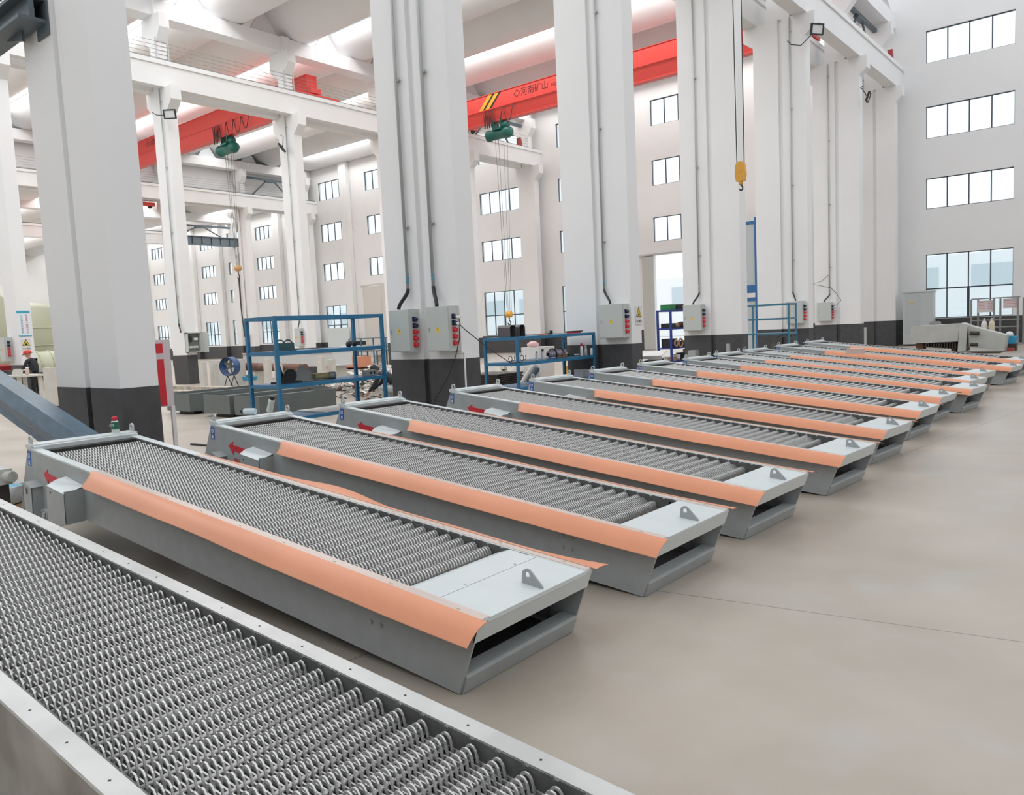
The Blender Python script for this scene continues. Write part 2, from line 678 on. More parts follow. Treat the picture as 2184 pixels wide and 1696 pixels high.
def rake_row_mesh(teeth=35, span=(0.092, 0.862), fine=True, links=True, t=0.0042, cane=False):
    b = MB()
    b.smooth = False
    outer = [(0.036, -0.045), (0.040, 0.0), (0.036, 0.030), (0.024, 0.052), (0.006, 0.063), (-0.012, 0.060), (-0.024, 0.048), (-0.030, 0.030)]
    inner = [(-0.021, 0.028), (-0.015, 0.042), (-0.006, 0.050), (0.006, 0.051), (0.017, 0.043), (0.026, 0.026), (0.029, 0.0), (0.026, -0.045)]
    if not fine:
        outer = [(0.030, -0.05), (0.032, 0.022), (0.020, 0.056), (0.0, 0.066), (-0.018, 0.052), (-0.024, 0.022)]
        inner = [(-0.015, 0.024), (-0.010, 0.042), (0.0, 0.052), (0.013, 0.046), (0.021, 0.020), (0.019, -0.05)]
    if cane:
        outer = [(0.044, -0.06), (0.043, -0.01), (0.038, 0.030), (0.030, 0.052), (0.018, 0.064), (0.004, 0.066), (-0.008, 0.060), (-0.016, 0.048), (-0.018, 0.030)]
        inner = [(-0.011, 0.030), (-0.009, 0.044), (-0.003, 0.053), (0.005, 0.058), (0.016, 0.056), (0.025, 0.047), (0.031, 0.028), (0.036, -0.010), (0.037, -0.06)]
    n = len(outer)
    poly = outer + inner
    for k in range(teeth):
        y = span[0] + (span[1] - span[0]) * (k + 0.5) / teeth
        s = len(b.v)
        for yy in (y - t, y + t):
            for (x, z) in poly:
                b.v.append((x, yy, 0.315 + z))
        m_ = len(poly)
        for i in range(n - 1):
            j = m_ - 1 - i
            a_, b_, c_, d_ = i, i + 1, j - 1, j
            b.face([s + a_, s + b_, s + c_, s + d_])
            b.face([s + m_ + d_, s + m_ + c_, s + m_ + b_, s + m_ + a_])
        for i in range(m_):
            j = (i + 1) % m_
            b.face([s + i, s + m_ + i, s + m_ + j, s + j])
        if links:
            yl = y + (span[1] - span[0]) / teeth * 0.5
            b.box(-PITCH + 0.01, 0.018, yl - 0.0028, yl + 0.0028, 0.318, 0.330)
    b.cyl((0.006, span[0], 0.322), (0.006, span[1], 0.322), 0.009, 8)
    return b.mesh('rake_row', TEETH)


ROW_A = rake_row_mesh()
ROW_B = rake_row_mesh(teeth=34, fine=False, links=False, t=0.0085)
ROW_C = rake_row_mesh(teeth=34, cane=True, t=0.0030)


def circ(cx, cz, r, n=14, a0=0, a1=360):
    return [(cx + r * math.cos(R(a0 + (a1 - a0) * i / n)), cz + r * math.sin(R(a0 + (a1 - a0) * i / n))) for i in range(n + 1)]


def lug_plate(b, x, y, z, r=0.042, hole=0.019, t=0.006, base=0.05, T=None):
    # lifting eye: a rounded plate with a hole, standing in the XZ plane at y
    n = 16
    out = [(x - base, z)] + [(x + r * math.cos(a), z + 0.045 + r * math.sin(a)) for a in [math.pi - math.pi * i / (n - 2) for i in range(n - 1)]] + [(x + base, z)]
    inn = [(x + hole * math.cos(a), z + 0.045 + hole * math.sin(a)) for a in [math.pi * 1.25 - 2 * math.pi * i / len(out) for i in range(len(out))]]
    k = len(out)
    s = len(b.v)
    for yy in (y - t, y + t):
        for (px, pz) in out + inn:
            p = (px, yy, pz)
            b.v.append(tuple(T @ Vector(p)) if T else p)
    for i in range(k):
        j = (i + 1) % k
        b.face([s + i, s + j, s + k + j, s + k + i])
        o = s + 2 * k
        b.face([o + k + i, o + k + j, o + j, o + i])
        b.face([s + i, o + i, o + j, s + j])
        b.face([s + k + j, o + k + j, o + k + i, s + k + i])


def wave(x, amp):
    return amp * (math.sin(x * 2.3 + 0.6) + 0.5 * math.sin(x * 5.1)) if amp else 0.0


def make_screen(T, pitch, yaw, label, group, flaps=True, cover=False, first=False, arrow=True, seed=0):
    root = empty('bar_screen', T, (0, pitch, yaw))
    tag(root, label, 'bar screen', group)
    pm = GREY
    tm = GREY_LIT if flaps else BARE
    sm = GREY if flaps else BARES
    # side plates
    side = [(0, 0), (0.115, 0.380), (-5.20, 0.392), (-5.46, -0.20), (-5.30, -0.30), (-4.72, -0.28), (-4.66, -0.02), (-4.06, -0.02)]
    for (y0, y1) in ((0, 0.012), (W - 0.012, W)):
        b = MB()
        b.prism(side, y0, y1)
        b.build('side_plate', sm, root)
    # top flanges
    for (y0, y1) in ((-0.002, 0.072), (W - 0.072, W + 0.002)):
        b = MB()
        b.use(tm)
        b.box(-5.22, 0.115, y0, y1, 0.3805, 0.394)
        if flaps:
            b.use(STRIP).box(-3.92, 0.112, y0 + 0.012, y1 + 0.002, 0.394, 0.397)
            b.use(BRASS)
            for i in range(9):
                xx = -0.05 - i * 0.46
                b.box(xx - .012, xx + .012, (y0 + y1) / 2 - .003, (y0 + y1) / 2 + .003, 0.397, 0.399)
        else:
            b.use(BLACK)
            for i in range(18):
                xx = -0.15 - i * 0.29
                b.cyl((xx, (y0 + y1) / 2, 0.394), (xx, (y0 + y1) / 2, 0.3945), 0.005, 8)
        b.build('top_flange', None, root)
    # dark scalloped chain guards inside each flange
    for (y0, y1) in ((0.073, 0.079), (W - 0.079, W - 0.073)):
        b = MB()
        top = []
        x = -5.0
        while x < (-0.30 if flaps else -0.12):
            top += [(x + 0.002, 0.379), (x + 0.016, 0.3925), (x + 0.094, 0.3925), (x + PITCH - 0.002, 0.379)]
            x += PITCH
        poly = [(-5.0, 0.16)] + [(-0.40, 0.16), (-0.26, 0.26), (-0.27, 0.33)] + list(reversed(top)) + [(-5.0, 0.374)]
        # split in strips to keep the outline convex piecewise
        for i in range(len(top) - 1):
            (xa, za), (xb, zb) = top[i], top[i + 1]
            b.prism([(xa, 0.18), (xb, 0.18), (xb, zb), (xa, za)], y0, y1)
        b.prism([(x - .06, 0.06), (x + .15, 0.06), (x + .15, 0.18), (x + 0.05, 0.36), (x - .06, 0.374)], y0, y1)
        b.build('chain_guard', CHAIN, root)
    # dark plate under the chain, shade painted in place of the return rows
    b = MB()
    b.use(SHADE).box(-5.05, -0.36, 0.012, W - 0.012, 0.235, 0.25)
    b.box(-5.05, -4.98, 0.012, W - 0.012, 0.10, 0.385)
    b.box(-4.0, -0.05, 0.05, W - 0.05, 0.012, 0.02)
    for xx in (-0.52, -1.3, -2.1):
        b.use(GREY).prism([(xx, 0.03), (xx + .07, 0.03), (xx + .07, 0.045), (xx, 0.045)], 0.012, W - 0.012)
    b.build('bed_shade', None, root)
    # rake rows
    n = 41 if flaps else 45
    md = (ROW_A if first else ROW_B) if flaps else ROW_C
    for k in range(n):
        o = bpy.data.objects.new('rake_row', md)
        COL.objects.link(o)
        o.parent = root
        o.location = ((-0.565 if flaps else -0.133) - PITCH * k, 0, 0)
    if not cover and flaps:
        for (dx, dz, a) in ((-0.45, 0.0, 32), (-0.385, -0.075, 68)):
            o = bpy.data.objects.new('rake_row', md)
            COL.objects.link(o)
            o.parent = root
            T2 = Matrix.Translation((dx, 0, dz + 0.30)) @ Matrix.Rotation(R(a), 4, 'Y') @ Matrix.Translation((0, 0, -0.315))
            o.matrix_local = T2
    # head cross beam and hood plate
    b = MB()
    b.use(GREY_LIT).box(-5.23, -5.12, -0.004, W + 0.004, 0.385, 0.425)
    b.box(-5.12, -5.075, 0.01, W - 0.01, 0.36, 0.415)
    b.prism([(-5.23, 0.42), (-5.46, 0.36), (-5.46, 0.35), (-5.23, 0.405)], 0.30, W + 0.02)
    b.use(SHADE).box(-5.05, -4.99, 0.014, W - 0.014, 0.20, 0.37)  # dark box painted as the shade of the head recess
    b.build('head_beam', None, root)
    for yy in (0.02, W - 0.02):
        b = MB()
        lug_plate(b, -5.175, yy, 0.42, 0.036, 0.02, 0.007, 0.034)
        b.build('lifting_eye', mat('steel_eye', (0.5, 0.52, 0.52), 0.4, 0.3), root)
    if flaps:
        b = MB()
        b.use(LBLUE).box(-5.205, -5.135, -0.0035, -0.0005, 0.235, 0.365)
        b.use(WHITE).box(-5.19, -5.15, -0.0045, -0.0035, 0.248, 0.254)
        for zc, rr in ((0.325, 0.022), (0.27, 0.014)):
            b.prism(circ(-5.17, zc, rr, 12)[:-1], -0.0045, -0.0035)
        b.use(LBLUE).prism(circ(-5.17, 0.325, 0.013, 12)[:-1], -0.005, -0.0045)
        b.build('blue_label', None, root)['label'] = 'blue safety sticker with white pictogram'
    # deck at the tail
    b = MB()
    if not flaps:
        b.use(tm).box(-0.06, 0.118, 0.073, W - 0.073, 0.384, 0.3935)
        b.build('deck_plate', None, root)
        b = MB()
    b.use(GREY_LIT if flaps else BARE)
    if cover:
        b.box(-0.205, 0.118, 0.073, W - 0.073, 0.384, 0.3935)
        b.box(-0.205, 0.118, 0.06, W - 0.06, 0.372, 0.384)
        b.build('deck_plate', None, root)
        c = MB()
        c.use(GREY_LIT).box(-0.40, -0.212, 0.073, W - 0.073, 0.383, 0.392)
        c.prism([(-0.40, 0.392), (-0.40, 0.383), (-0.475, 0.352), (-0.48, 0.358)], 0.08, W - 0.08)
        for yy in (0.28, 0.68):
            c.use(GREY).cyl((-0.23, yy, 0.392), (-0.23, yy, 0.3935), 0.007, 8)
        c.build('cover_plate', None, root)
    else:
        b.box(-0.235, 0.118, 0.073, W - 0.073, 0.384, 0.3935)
        if flaps:
            b.build('deck_plate', None, root)
    b = MB()
    n0 = len(b.v)
    yl = 0.50
    prof = [(-0.035, 0.3935), (-0.035, 0.43)] + [(0.0 + 0.035 * math.cos(a), 0.44 + 0.035 * math.sin(a)) for a in [math.pi - i * math.pi * 0.75 / 8 for i in range(9)]] + [(0.098, 0.405), (0.10, 0.3935)]
    hc, hr = (0.0, 0.442), 0.017
    inn = []
    for (px, pz) in prof:
        a = math.atan2(pz - hc[1], px - hc[0])
        inn.append((hc[0] + hr * math.cos(a), hc[1] + hr * math.sin(a)))
    k = len(prof)
    for yy in (yl - 0.005, yl + 0.005):
        for p in prof + inn:
            b.v.append((p[0], yy, p[1]))
    for i in range(k):
        j = (i + 1) % k
        b.face([i, j, k + j, k + i])
        b.face([3 * k + i, 3 * k + j, 2 * k + j, 2 * k + i])
        b.face([i, 2 * k + i, 2 * k + j, j])
        b.face([k + j, 3 * k + j, 3 * k + i, k + i])
    b.build('lifting_lug', mat('lug_paint', (0.33, 0.355, 0.36), 0.45), root)
    # tail end: slanted lip above, folded beam below
    b = MB()
    b.use(GREY_LIT).prism([(0.118, 0.386), (0.106, 0.386), (0.080, 0.280), (0.088, 0.278)], 0.0, W)
    b.build('end_lip', None, root)
    b = MB()
    pr_ = [(0.0, 0.0), (0.012, 0.0), (0.036, 0.085), (0.033, 0.094), (0.024, 0.099), (0.008, 0.100), (-0.060, 0.100), (-0.060, 0.094), (0.008, 0.092)]
    b.prism(pr_, 0.012, W - 0.012)
    b.build('end_beam', GREY, root)
    # side bolts
    for (bx, bz) in ((-0.622, 0.247), (-0.547, 0.248), (-0.623, 0.172), (-0.548, 0.173)):
        b = MB()
        b.cyl((bx, -0.010, bz), (bx, 0.002, bz), 0.011, 6)
        b.build('bolt', GREY, root)
    # motor hood on the near side
    b = MB()
    b.use(GREY)
    b.prism([(-4.42, -0.135), (-4.06, -0.02), (-4.06, 0.215), (-4.40, 0.225)], -0.15, -0.144)
    b.prism([(-4.066, -0.02), (-4.06, -0.02), (-4.06, 0.235), (-4.066, 0.235)], -0.15, 0.0)
    n0 = len(b.v)
    b.use(GREY_LIT)
    b.v += [(-4.06, -0.15, 0.215), (-4.40, -0.15, 0.225), (-4.46, -0.06, 0.245), (-4.40, 0.0, 0.275), (-4.06, 0.0, 0.255)]
    b.face([n0, n0 + 4, n0 + 3, n0 + 2, n0 + 1])
    b.use(GREY).prism([(-4.42, -0.135), (-4.06, -0.02), (-4.06, -0.026), (-4.42, -0.141)], -0.15, 0.0)
    b.use(BARE).cyl((-4.33, -0.153, -0.06), (-4.33, -0.15, -0.06), 0.012, 10)
    b.use(BLACK).cyl((-4.33, -0.153, 0.18), (-4.33, -0.15, 0.18), 0.008, 10)
    b.build('motor_hood', None, root)
    # adjuster bracket, bearing and gearbox near the head
    b = MB()
    b.use(GREY)
    b.box(-5.12, -4.92, -0.085, -0.079, -0.29, 0.10)
    b.box(-5.12, -5.112, -0.085, 0.0, -0.29, 0.10)
    b.box(-4.928, -4.92, -0.085, 0.0, -0.29, 0.10)
    b.prism([(-5.14, 0.10), (-4.90, 0.10), (-5.02, 0.135)], -0.10, 0.0)
    b.use(BLACK).box(-5.045, -5.015, -0.087, -0.085, 0.02, 0.07)
    b.build('adjuster_bracket', None, root)
    b = MB()
    b.use(GREY).cyl((-4.80, -0.04, -0.13), (-4.80, 0.0, -0.13), 0.055, 12)
    b.cyl((-4.80, -0.05, -0.13), (-4.80, -0.04, -0.13), 0.03, 10)
    for a in range(4):
        b.cyl((-4.80 + .045 * math.cos(a * 1.57 + .7), -0.05, -0.13 + .045 * math.sin(a * 1.57 + .7)), (-4.80 + .045 * math.cos(a * 1.57 + .7), -0.03, -0.13 + .045 * math.sin(a * 1.57 + .7)), .01, 6)
    b.build('bearing_flange', None, root)
    b = MB()
    b.use(SHADE).box(-4.66, -4.50, -0.003, 0.0, -0.02, 0.06)  # dark patch on the plate, painted shade of an opening
    b.build('access_slot_shade', None, root)
    if flaps:
        # orange splash guards along both long sides
        for sgn in (-1, 1):
            b = MB()
            b.use(ORANGE)
            P = []
            nx = 44
            for i in range(nx + 1):
                x = -3.93 + (3.93 + 0.15) * i / nx
                ww = wave(x, 0.012 if sgn > 0 else 0.004) * (1.6 if seed == 1 else 0.7)
                row = []
                for (o_, z_) in ((-0.016, 0.3985), (0.010, 0.394), (0.045, 0.380), (0.082, 0.352), (0.118, 0.315)):
                    if sgn > 0:
                        o_, z_ = o_ * 0.85, 0.3985 - (0.3985 - z_) * 0.35
                        o_ += max(0, o_) * ww * 25 * 0.4
                    tail = min(1.0, (x + 3.93) / 0.10)
                    oo = o_ if o_ < 0 else o_ * tail
                    y = -oo if sgn < 0 else W + oo
                    row.append((x, y, z_ + ww * max(0, o_) * 6))
                P.append(row)
            b.smooth = True
            b.grid(P if sgn < 0 else [list(reversed(r)) for r in P])
            # second skin 2 mm below gives the sheet its thickness
            b.grid([[(x, y, z - 0.002) for (x, y, z) in (reversed(r) if sgn < 0 else r)] for r in P])
            b.build('splash_guard', None, root)['label'] = 'orange film covered splash guard'
    if arrow:
        b = MB()
        b.prism([(-4.86, 0.215), (-4.77, 0.27), (-4.775, 0.235), (-4.52, 0.225), (-4.51, 0.16), (-4.765, 0.175), (-4.77, 0.13)], -0.0035, -0.0005)
        b.build('painted_arrow', REDP, root)['label'] = 'red arrow painted on the side'
        text('严禁反转', 'painted_lettering', 0.088, REDP, (-4.60, -0.002, 0.06), FACE_Y, root, 0.0005)['label'] = 'red Chinese characters below the arrow'
    else:
        text('严禁反转', 'painted_lettering', 0.088, REDP, (-4.60, -0.002, 0.06), FACE_Y, root, 0.0005)
    # cribbing that lifts the head off the floor
    return root


GRP = 'bar screens lined up on the floor'
scr1 = make_screen((-2.475, 2.50, 0.004), R(5.03), 0.0, 'grey bar screen with orange guards, nearest painted one, cover plate reaching its rakes', GRP, cover=True, first=True, seed=1)
scr2 = make_screen((-2.414, 4.09, 0.004), R(5.02), R(-1.2), 'grey bar screen with orange guards and two spray cans on its head', GRP, first=True)
places = [
    ((-2.402, 5.59, 0), 5.07, -3.0, 'third orange-guarded bar screen from the camera, its head beside the grey column with two boxes'),
    ((-2.335, 7.34, 0), 5.15, -4.0, 'fourth orange-guarded bar screen from the camera, head right of the two-box column base'),
    ((-2.41, 9.10, 0), 5.13, -5.2, 'fifth orange-guarded bar screen from the camera, head before the low blue rack'),
    ((-2.465, 10.98, 0), 5.22, -4.2, 'sixth orange-guarded bar screen from the camera, head at the single-box column'),
    ((-2.56, 12.74, 0), 5.3, -4.7, 'seventh orange-guarded bar screen from the camera, head before the navy shelving'),
    ((-2.385, 14.12, 0), 5.35, -6.3, 'eighth orange-guarded bar screen from the camera, tail end nearest the aisle'),
    ((-2.66, 15.75, 0), 5.25, -10.0, 'ninth orange-guarded bar screen from the camera, tail set back beside a longer neighbour'),
    ((-2.78, 17.45, 0), 5.2, -11.5, 'tenth orange-guarded bar screen from the camera, white plaster pad on its guard'),
    ((-2.47, 19.30, 0), 5.6, -8.0, 'eleventh orange-guarded bar screen from the camera, tail jutting into the aisle'),
    ((-2.57, 21.65, 0), 5.5, -9.0, 'farthest orange-guarded bar screen, before the overturned grey machine'),
]
proto = scr2
for i, (T, pt, yw, lb) in enumerate(places):
    c = copy_tree(proto)
    c.location = (T[0], T[1], 0.004)
    c.rotation_euler = (0, R(pt), R(yw))
    tag(c, lb, 'bar screen', GRP)
    if i >= 3:
        for ch in kids(c):
            if ch.name.startswith('rake_row'):
                ch.data = ROW_B
    if i >= 2:
        for ch in kids(c):
            if ch.name.startswith('painted_'):
                bpy.data.objects.remove(ch)
scr0 = make_screen((-0.95, 0.815, 0.012), R(3.78), 0.0, 'unpainted bare steel bar screen in front, without orange guards', GRP, flaps=False, cover=False, first=True, arrow=False)
for ch in kids(scr0):
    if ch.name.startswith(('painted_', 'motor_hood', 'adjuster', 'bearing', 'access', 'bolt')):
        bpy.data.objects.remove(ch)


# ------------------------------------------------------------------ unseen walls around the camera, added to cut low sky light
b = MB()
b.box(14.0, 14.3, -14, YW, 0, 12.5)
struct('wall_right_unseen', b, WALL)
b = MB()
b.box(-106, 14.3, -14.3, -14, 0, 12.5)
struct('wall_front_unseen', b, WALL)

# ------------------------------------------------------------------ power boxes and conduits on the columns
WARN = mat('yellow_warning_sign', (0.80, 0.55, 0.03), 0.5)
SOCB = mat('dark_blue_socket', (0.015, 0.02, 0.07), 0.4)
SOCR = mat('red_socket', (0.70, 0.04, 0.06), 0.4)


def power_box(x0, x1, yf, z0, z1, label, depth=0.25, plug=False, wlab=True, sock=True):
    # front faces -Y; sockets on the +X side
    root = empty('distribution_box', ((x0 + x1) / 2, yf, z0))
    tag(root, label, 'electrical box', 'socket boxes on the columns')
    hx, h = (x1 - x0) / 2, z1 - z0
    b = MB()
    b.box(-hx, hx, -depth, 0, 0, h)
    b.build('cabinet_body', BOXG, root)
    b = MB()
    b.box(-hx + 0.012, hx - 0.012, -depth - 0.014, -depth, 0.012, h - 0.012)
    dr = b.build('cabinet_door', BOXG, root)
    b = MB()
    b.box(-hx + 0.055, -hx + 0.075, -depth - 0.026, -depth - 0.014, h * 0.45, h * 0.45 + 0.07)
    b.build('door_lock', GALV, dr)
    if wlab:
        b = MB()
        b.use(WARN).prism([(-0.045, h * .47), (0.045, h * .47), (0, h * .47 + 0.085)], -depth - 0.0155, -depth - 0.014)
        b.box(-0.045, 0.045, -depth - 0.0155, -depth - 0.014, h * .47 - 0.032, h * .47 - 0.006)
        b.use(BLACK).prism([(-0.008, h * .47 + 0.012), (0.008, h * .47 + 0.012), (0.0, h * .47 + 0.055)], -depth - 0.0165, -depth - 0.0155)
        b.build('warning_label', None, dr)['label'] = 'yellow warning triangle'
    if sock:
        for i in range(5):
            zz = h - 0.18 - i * 0.115
            b = MB()
            mm = SOCB if i < 2 else SOCR
            b.box(hx, hx + 0.012, -depth * .72, -depth * .72 + 0.085, zz - 0.043, zz + 0.043)
            b.cyl((hx + 0.01, -depth * .72 + 0.042, zz), (hx + 0.062, -depth * .72 + 0.042, zz - 0.012), 0.036, 14)
            b.cyl((hx + 0.058, -depth * .72 + 0.042, zz - 0.010), (hx + 0.070, -depth * .72 + 0.042, zz - 0.013), 0.040, 14)
            o = b.build('socket', mm, root)
            if plug and i < 2:
                p = MB()
                p.cyl((hx + 0.066, -depth * .72 + 0.042, zz - 0.012), (hx + 0.16, -depth * .72 + 0.042, zz - 0.03), 0.026, 12)
                p.build('plug', WHITE, o)
    return root


def conduit(x, y, ztop, xb, zb, label, r=0.02, zlow=2.5):
    root = empty('conduit_pipe', (x, y, zlow))
    tag(root, label, 'conduit', 'steel conduits running up the columns')
    b = MB()
    b.cyl((0, 0, 0), (0, 0, ztop - zlow), r, 10)
    b.build('pipe', GALV, root)
    for z in (0.12, 0.19):
        b = MB()
        b.cyl((0, 0, z), (0, 0, z + 0.025), r * 1.12, 10)
        b.build('band', CYAN if r > 0.022 else GALV, root)
    for z in [1.1 + 2.6 * i for i in range(int((ztop - zlow - 1.1) / 2.6) + 1)]:
        b = MB()
        b.box(-r * 1.4, r * 2.6, -0.004, r + 0.012, z, z + 0.03)
        b.cyl((r * 2.2, -0.01, z + .015), (r * 3.6, -0.02, z + .02), 0.014, 6)
        b.build('clamp', GALV, root)
    dx = xb - x
    P = []
    for i in range(13):
        t = i / 12
        s_ = t * t * (3 - 2 * t)
        P.append((dx * s_, -0.12 * s_, (zb - zlow) * t))
    b = MB()
    b.tube(P, r * 1.15, 8)
    b.build('flexible_hose', BLACK, root)['label'] = 'black flexible hose'
    return root


yk = [y - 0.23 for y in MY]
power_box(-10.97, -10.42, yk[1], 1.35, 2.12, 'left one of the paired grey socket boxes, no plugs in its sockets')
power_box(-9.98, -9.43, yk[1], 1.35, 2.13, 'right one of the paired grey socket boxes, two white plugs inserted', plug=True)
conduit(-10.62, yk[1] - 0.055, 11.9, -10.77, 2.13, 'pipe with black hose feeding the left of the paired socket boxes', 0.03)
conduit(-9.96, yk[1] - 0.055, 11.9, -9.78, 2.14, 'pipe with black hose feeding the plugged-in right paired box', 0.03)
power_box(-10.12, -9.46, yk[2], 1.35, 2.14, 'grey socket box beside the warning sign on the single-box column')
conduit(-10.08, yk[2] - 0.045, 11.9, -9.85, 2.15, 'pipe and hose above the socket box beside the warning sign', 0.024)
power_box(-11.15, -10.55, yk[3], 1.35, 2.14, 'grey socket box on the column right of the navy shelving')
conduit(-10.70, yk[3] - 0.045, 11.9, -10.85, 2.15, 'pipe and hose on the column right of the navy shelving', 0.022)
power_box(-10.10, -9.52, yk[4], 1.38, 2.17, 'grey socket box seen just past the small blue rack', wlab=False)
conduit(-9.93, yk[4] - 0.045, 11.9, -9.80, 2.18, 'pipe and hose above the box past the small blue rack', 0.022)
power_box(-11.08, -10.50, yk[5], 1.36, 2.15, 'grey socket box with looping cables, nearest the far corner', plug=True, wlab=False)
conduit(-10.62, yk[5] - 0.045, 11.9, -10.82, 2.16, 'pipe and hose with loose wires nearest the far corner', 0.022)
power_box(-31.98, -31.42, 10.18, 1.35, 2.2, 'socket box on the post with the blue poster, at the frame edge')
power_box(-31.42, -31.0, 22.22, 1.3, 2.14, 'narrow socket box with hanging cables behind the tall blue rack', depth=0.2)
conduit(-31.2, 22.18, 11.9, -31.15, 2.15, 'thin pipe and hose above the box behind the tall blue rack', 0.022)
power_box(-55.3, -54.95, 34.35, 1.35, 2.15, 'small far socket box left of the tall blue rack', wlab=False)
conduit(-55.1, 34.33, 11.9, -55.1, 2.16, 'thin pipe above the small far socket box', 0.022)
# open box on the +X face of the column behind the red hydrant cabinet
root = empty('distribution_box', (-30.69, 16.50, 1.30), (0, 0, R(90)))
tag(root, 'open-fronted wiring box on the column above the grey troughs', 'electrical box', 'socket boxes on the columns')
b = MB()
for (x0, x1, z0, z1) in ((-.30, .30, 0, .03), (-.30, .30, .79, .82), (-.30, -.27, 0, .82), (.27, .30, 0, .82)):
    b.box(x0, x1, -0.22, 0, z0, z1)
b.box(-.3, .3, -0.02, 0, 0, .82)
b.build('cabinet_body', BOXG, root)
b = MB()
b.use(mat('wiring_plate', (0.16, 0.17, 0.16), 0.6)).box(-.26, .26, -0.06, -0.02, .04, .78)
b.use(BLACK).box(-.25, -.06, -0.14, -0.06, .44, .66)
b.use(WHITE).box(.04, .2, -0.12, -0.06, .50, .60)
for i in range(8):
    b.box(-.22 + i * .055, -.19 + i * .055, -0.11, -0.06, .18, .27)
b.build('wiring_panel', None, root)
b = MB()
b.box(.30, .32, -0.72, -0.22, 0, .82)
b.build('open_door', BOXG, root)
conduit(-31.05, 16.19, 11.9, -30.72, 2.13, 'pipe and hose on the column with the open wiring box', 0.025)

# cable hanging from the plugs
b = MB()
b.tube([(-9.27, 9.86, 1.90), (-9.24, 9.84, 1.82), (-9.27, 9.84, 1.55), (-9.36, 9.83, 1.28), (-9.55, 9.80, 0.9), (-9.85, 9.75, 0.5), (-10.1, 9.70, 0.05), (-10.3, 9.7, 0.008)], 0.008, 6)
tag(b.build('power_cable', BLACK), 'thin black cable drooping down the dark column base', 'cable')
b = MB()
b.tube([(-9.27, 9.86, 1.80), (-9.22, 9.95, 1.70), (-9.28, 10.6, 1.35), (-9.6, 11.6, 1.02), (-10.1, 12.55, 0.98), (-10.25, 12.62, 0.99)], 0.008, 6)
tag(b.build('power_cable', BLACK), 'black cable stretched from plugged box to the low rack', 'cable')
b = MB()
b.box(-9.392, -9.378, 10.05, 10.085, 0.0, 1.33).box(-9.6, -9.392, 10.0, 10.012, 1.30, 1.33).box(-9.392, -9.378, 10.0, 10.05, 1.30, 1.33)
tag(b.build('cable_duct', WHITE), 'thin white cable duct running down the dark column corner', 'cable duct')

# posters and signs
root = empty('safety_poster', (-30.688, 10.36, 2.65), (0, 0, 0))
tag(root, 'tall white and blue safety poster above the red-helmeted worker', 'poster')
b = MB()
b.use(mat('poster_white', (0.70, 0.76, 0.80), 0.4)).box(0, 0.006, -0.21, 0.21, -0.45, 0.45)
b.use(mat('poster_blue', (0.05, 0.35, 0.50), 0.4)).box(0.006, 0.008, -0.21, 0.21, 0.36, 0.45)
b.box(0.006, 0.008, -0.21, 0.21, -0.45, -0.42)
b.build('board', None, root)
text('安\n全\n第\n一\n预\n防\n为\n主', 'lettering', 0.085, mat('poster_red_ink', (0.55, 0.12, 0.16), 0.5), (0.008, 0.09, -0.02), FACE_X, root)
text('以\n人\n为\n本\n安\n全\n生\n产', 'lettering', 0.085, mat('poster_blue_ink', (0.10, 0.20, 0.32), 0.5), (0.008, -0.07, -0.05), FACE_X, root)


def warning_sign(x, y, z, s, label):
    root = empty('warning_sign', (x, y, z))
    tag(root, label, 'sign', 'yellow triangle warning signs')
    b = MB()
    b.use(mat('sign_white', (0.66, 0.66, 0.64), 0.4)).box(0, 0.004, -s * .6, s * .6, -s * .75, s)
    b.use(BLACK).prism([(-s * .5, 0), (s * .5, 0), (0, s * .92)], 0.004, 0.006, 'x')
    b.use(WARN).prism([(-s * .38, 0.07 * s), (s * .38, 0.07 * s), (0, s * .76)], 0.006, 0.008, 'x')
    b.use(BLACK).prism([(-s * .06, 0.14 * s), (s * .06, 0.14 * s), (s * .03, s * .5), (-s * .03, s * .5)], 0.008, 0.009, 'x')
    b.prism([(-s * .2, 0.12 * s), (s * .2, 0.12 * s), (s * .13, s * .28), (-s * .13, s * .28)], 0.008, 0.009, 'x')
    b.build('board', None, root)
    text('当心触电', 'lettering', s * 0.25, BLACK, (0.005, 0, -s * .42), FACE_X, root)


warning_sign(-30.69, 10.36, 1.87, 0.25, 'yellow electric warning sign just above the red helmet')
warning_sign(-9.392, 16.15, 1.82, 0.25, 'yellow electric warning sign beside the navy shelving')

# red board behind the nearest column
root = empty('sign_board', (-10.34, 4.62, 0.0))
tag(root, 'tall red board with a white band behind the nearest column', 'sign board')
b = MB()
b.use(mat('board_edge', (0.62, 0.56, 0.57), 0.5)).box(0, 0.03, 0.0, 0.60, 0.855, 1.76)
b.build('board_panel', None, root)
b = MB()
b.use(REDP).box(0.03, 0.034, 0.0, 0.50, 0.87, 1.50).box(0.03, 0.034, 0.0, 0.50, 1.58, 1.71)
b.build('red_face', None, root)
b = MB()
b.box(0.0, 0.04, 0.55, 0.60, 0.0, 0.855).box(0.0, 0.04, 0.0, 0.05, 0.0, 0.855)
b.build('stand', WHITE, root)

# ------------------------------------------------------------------ blue racks


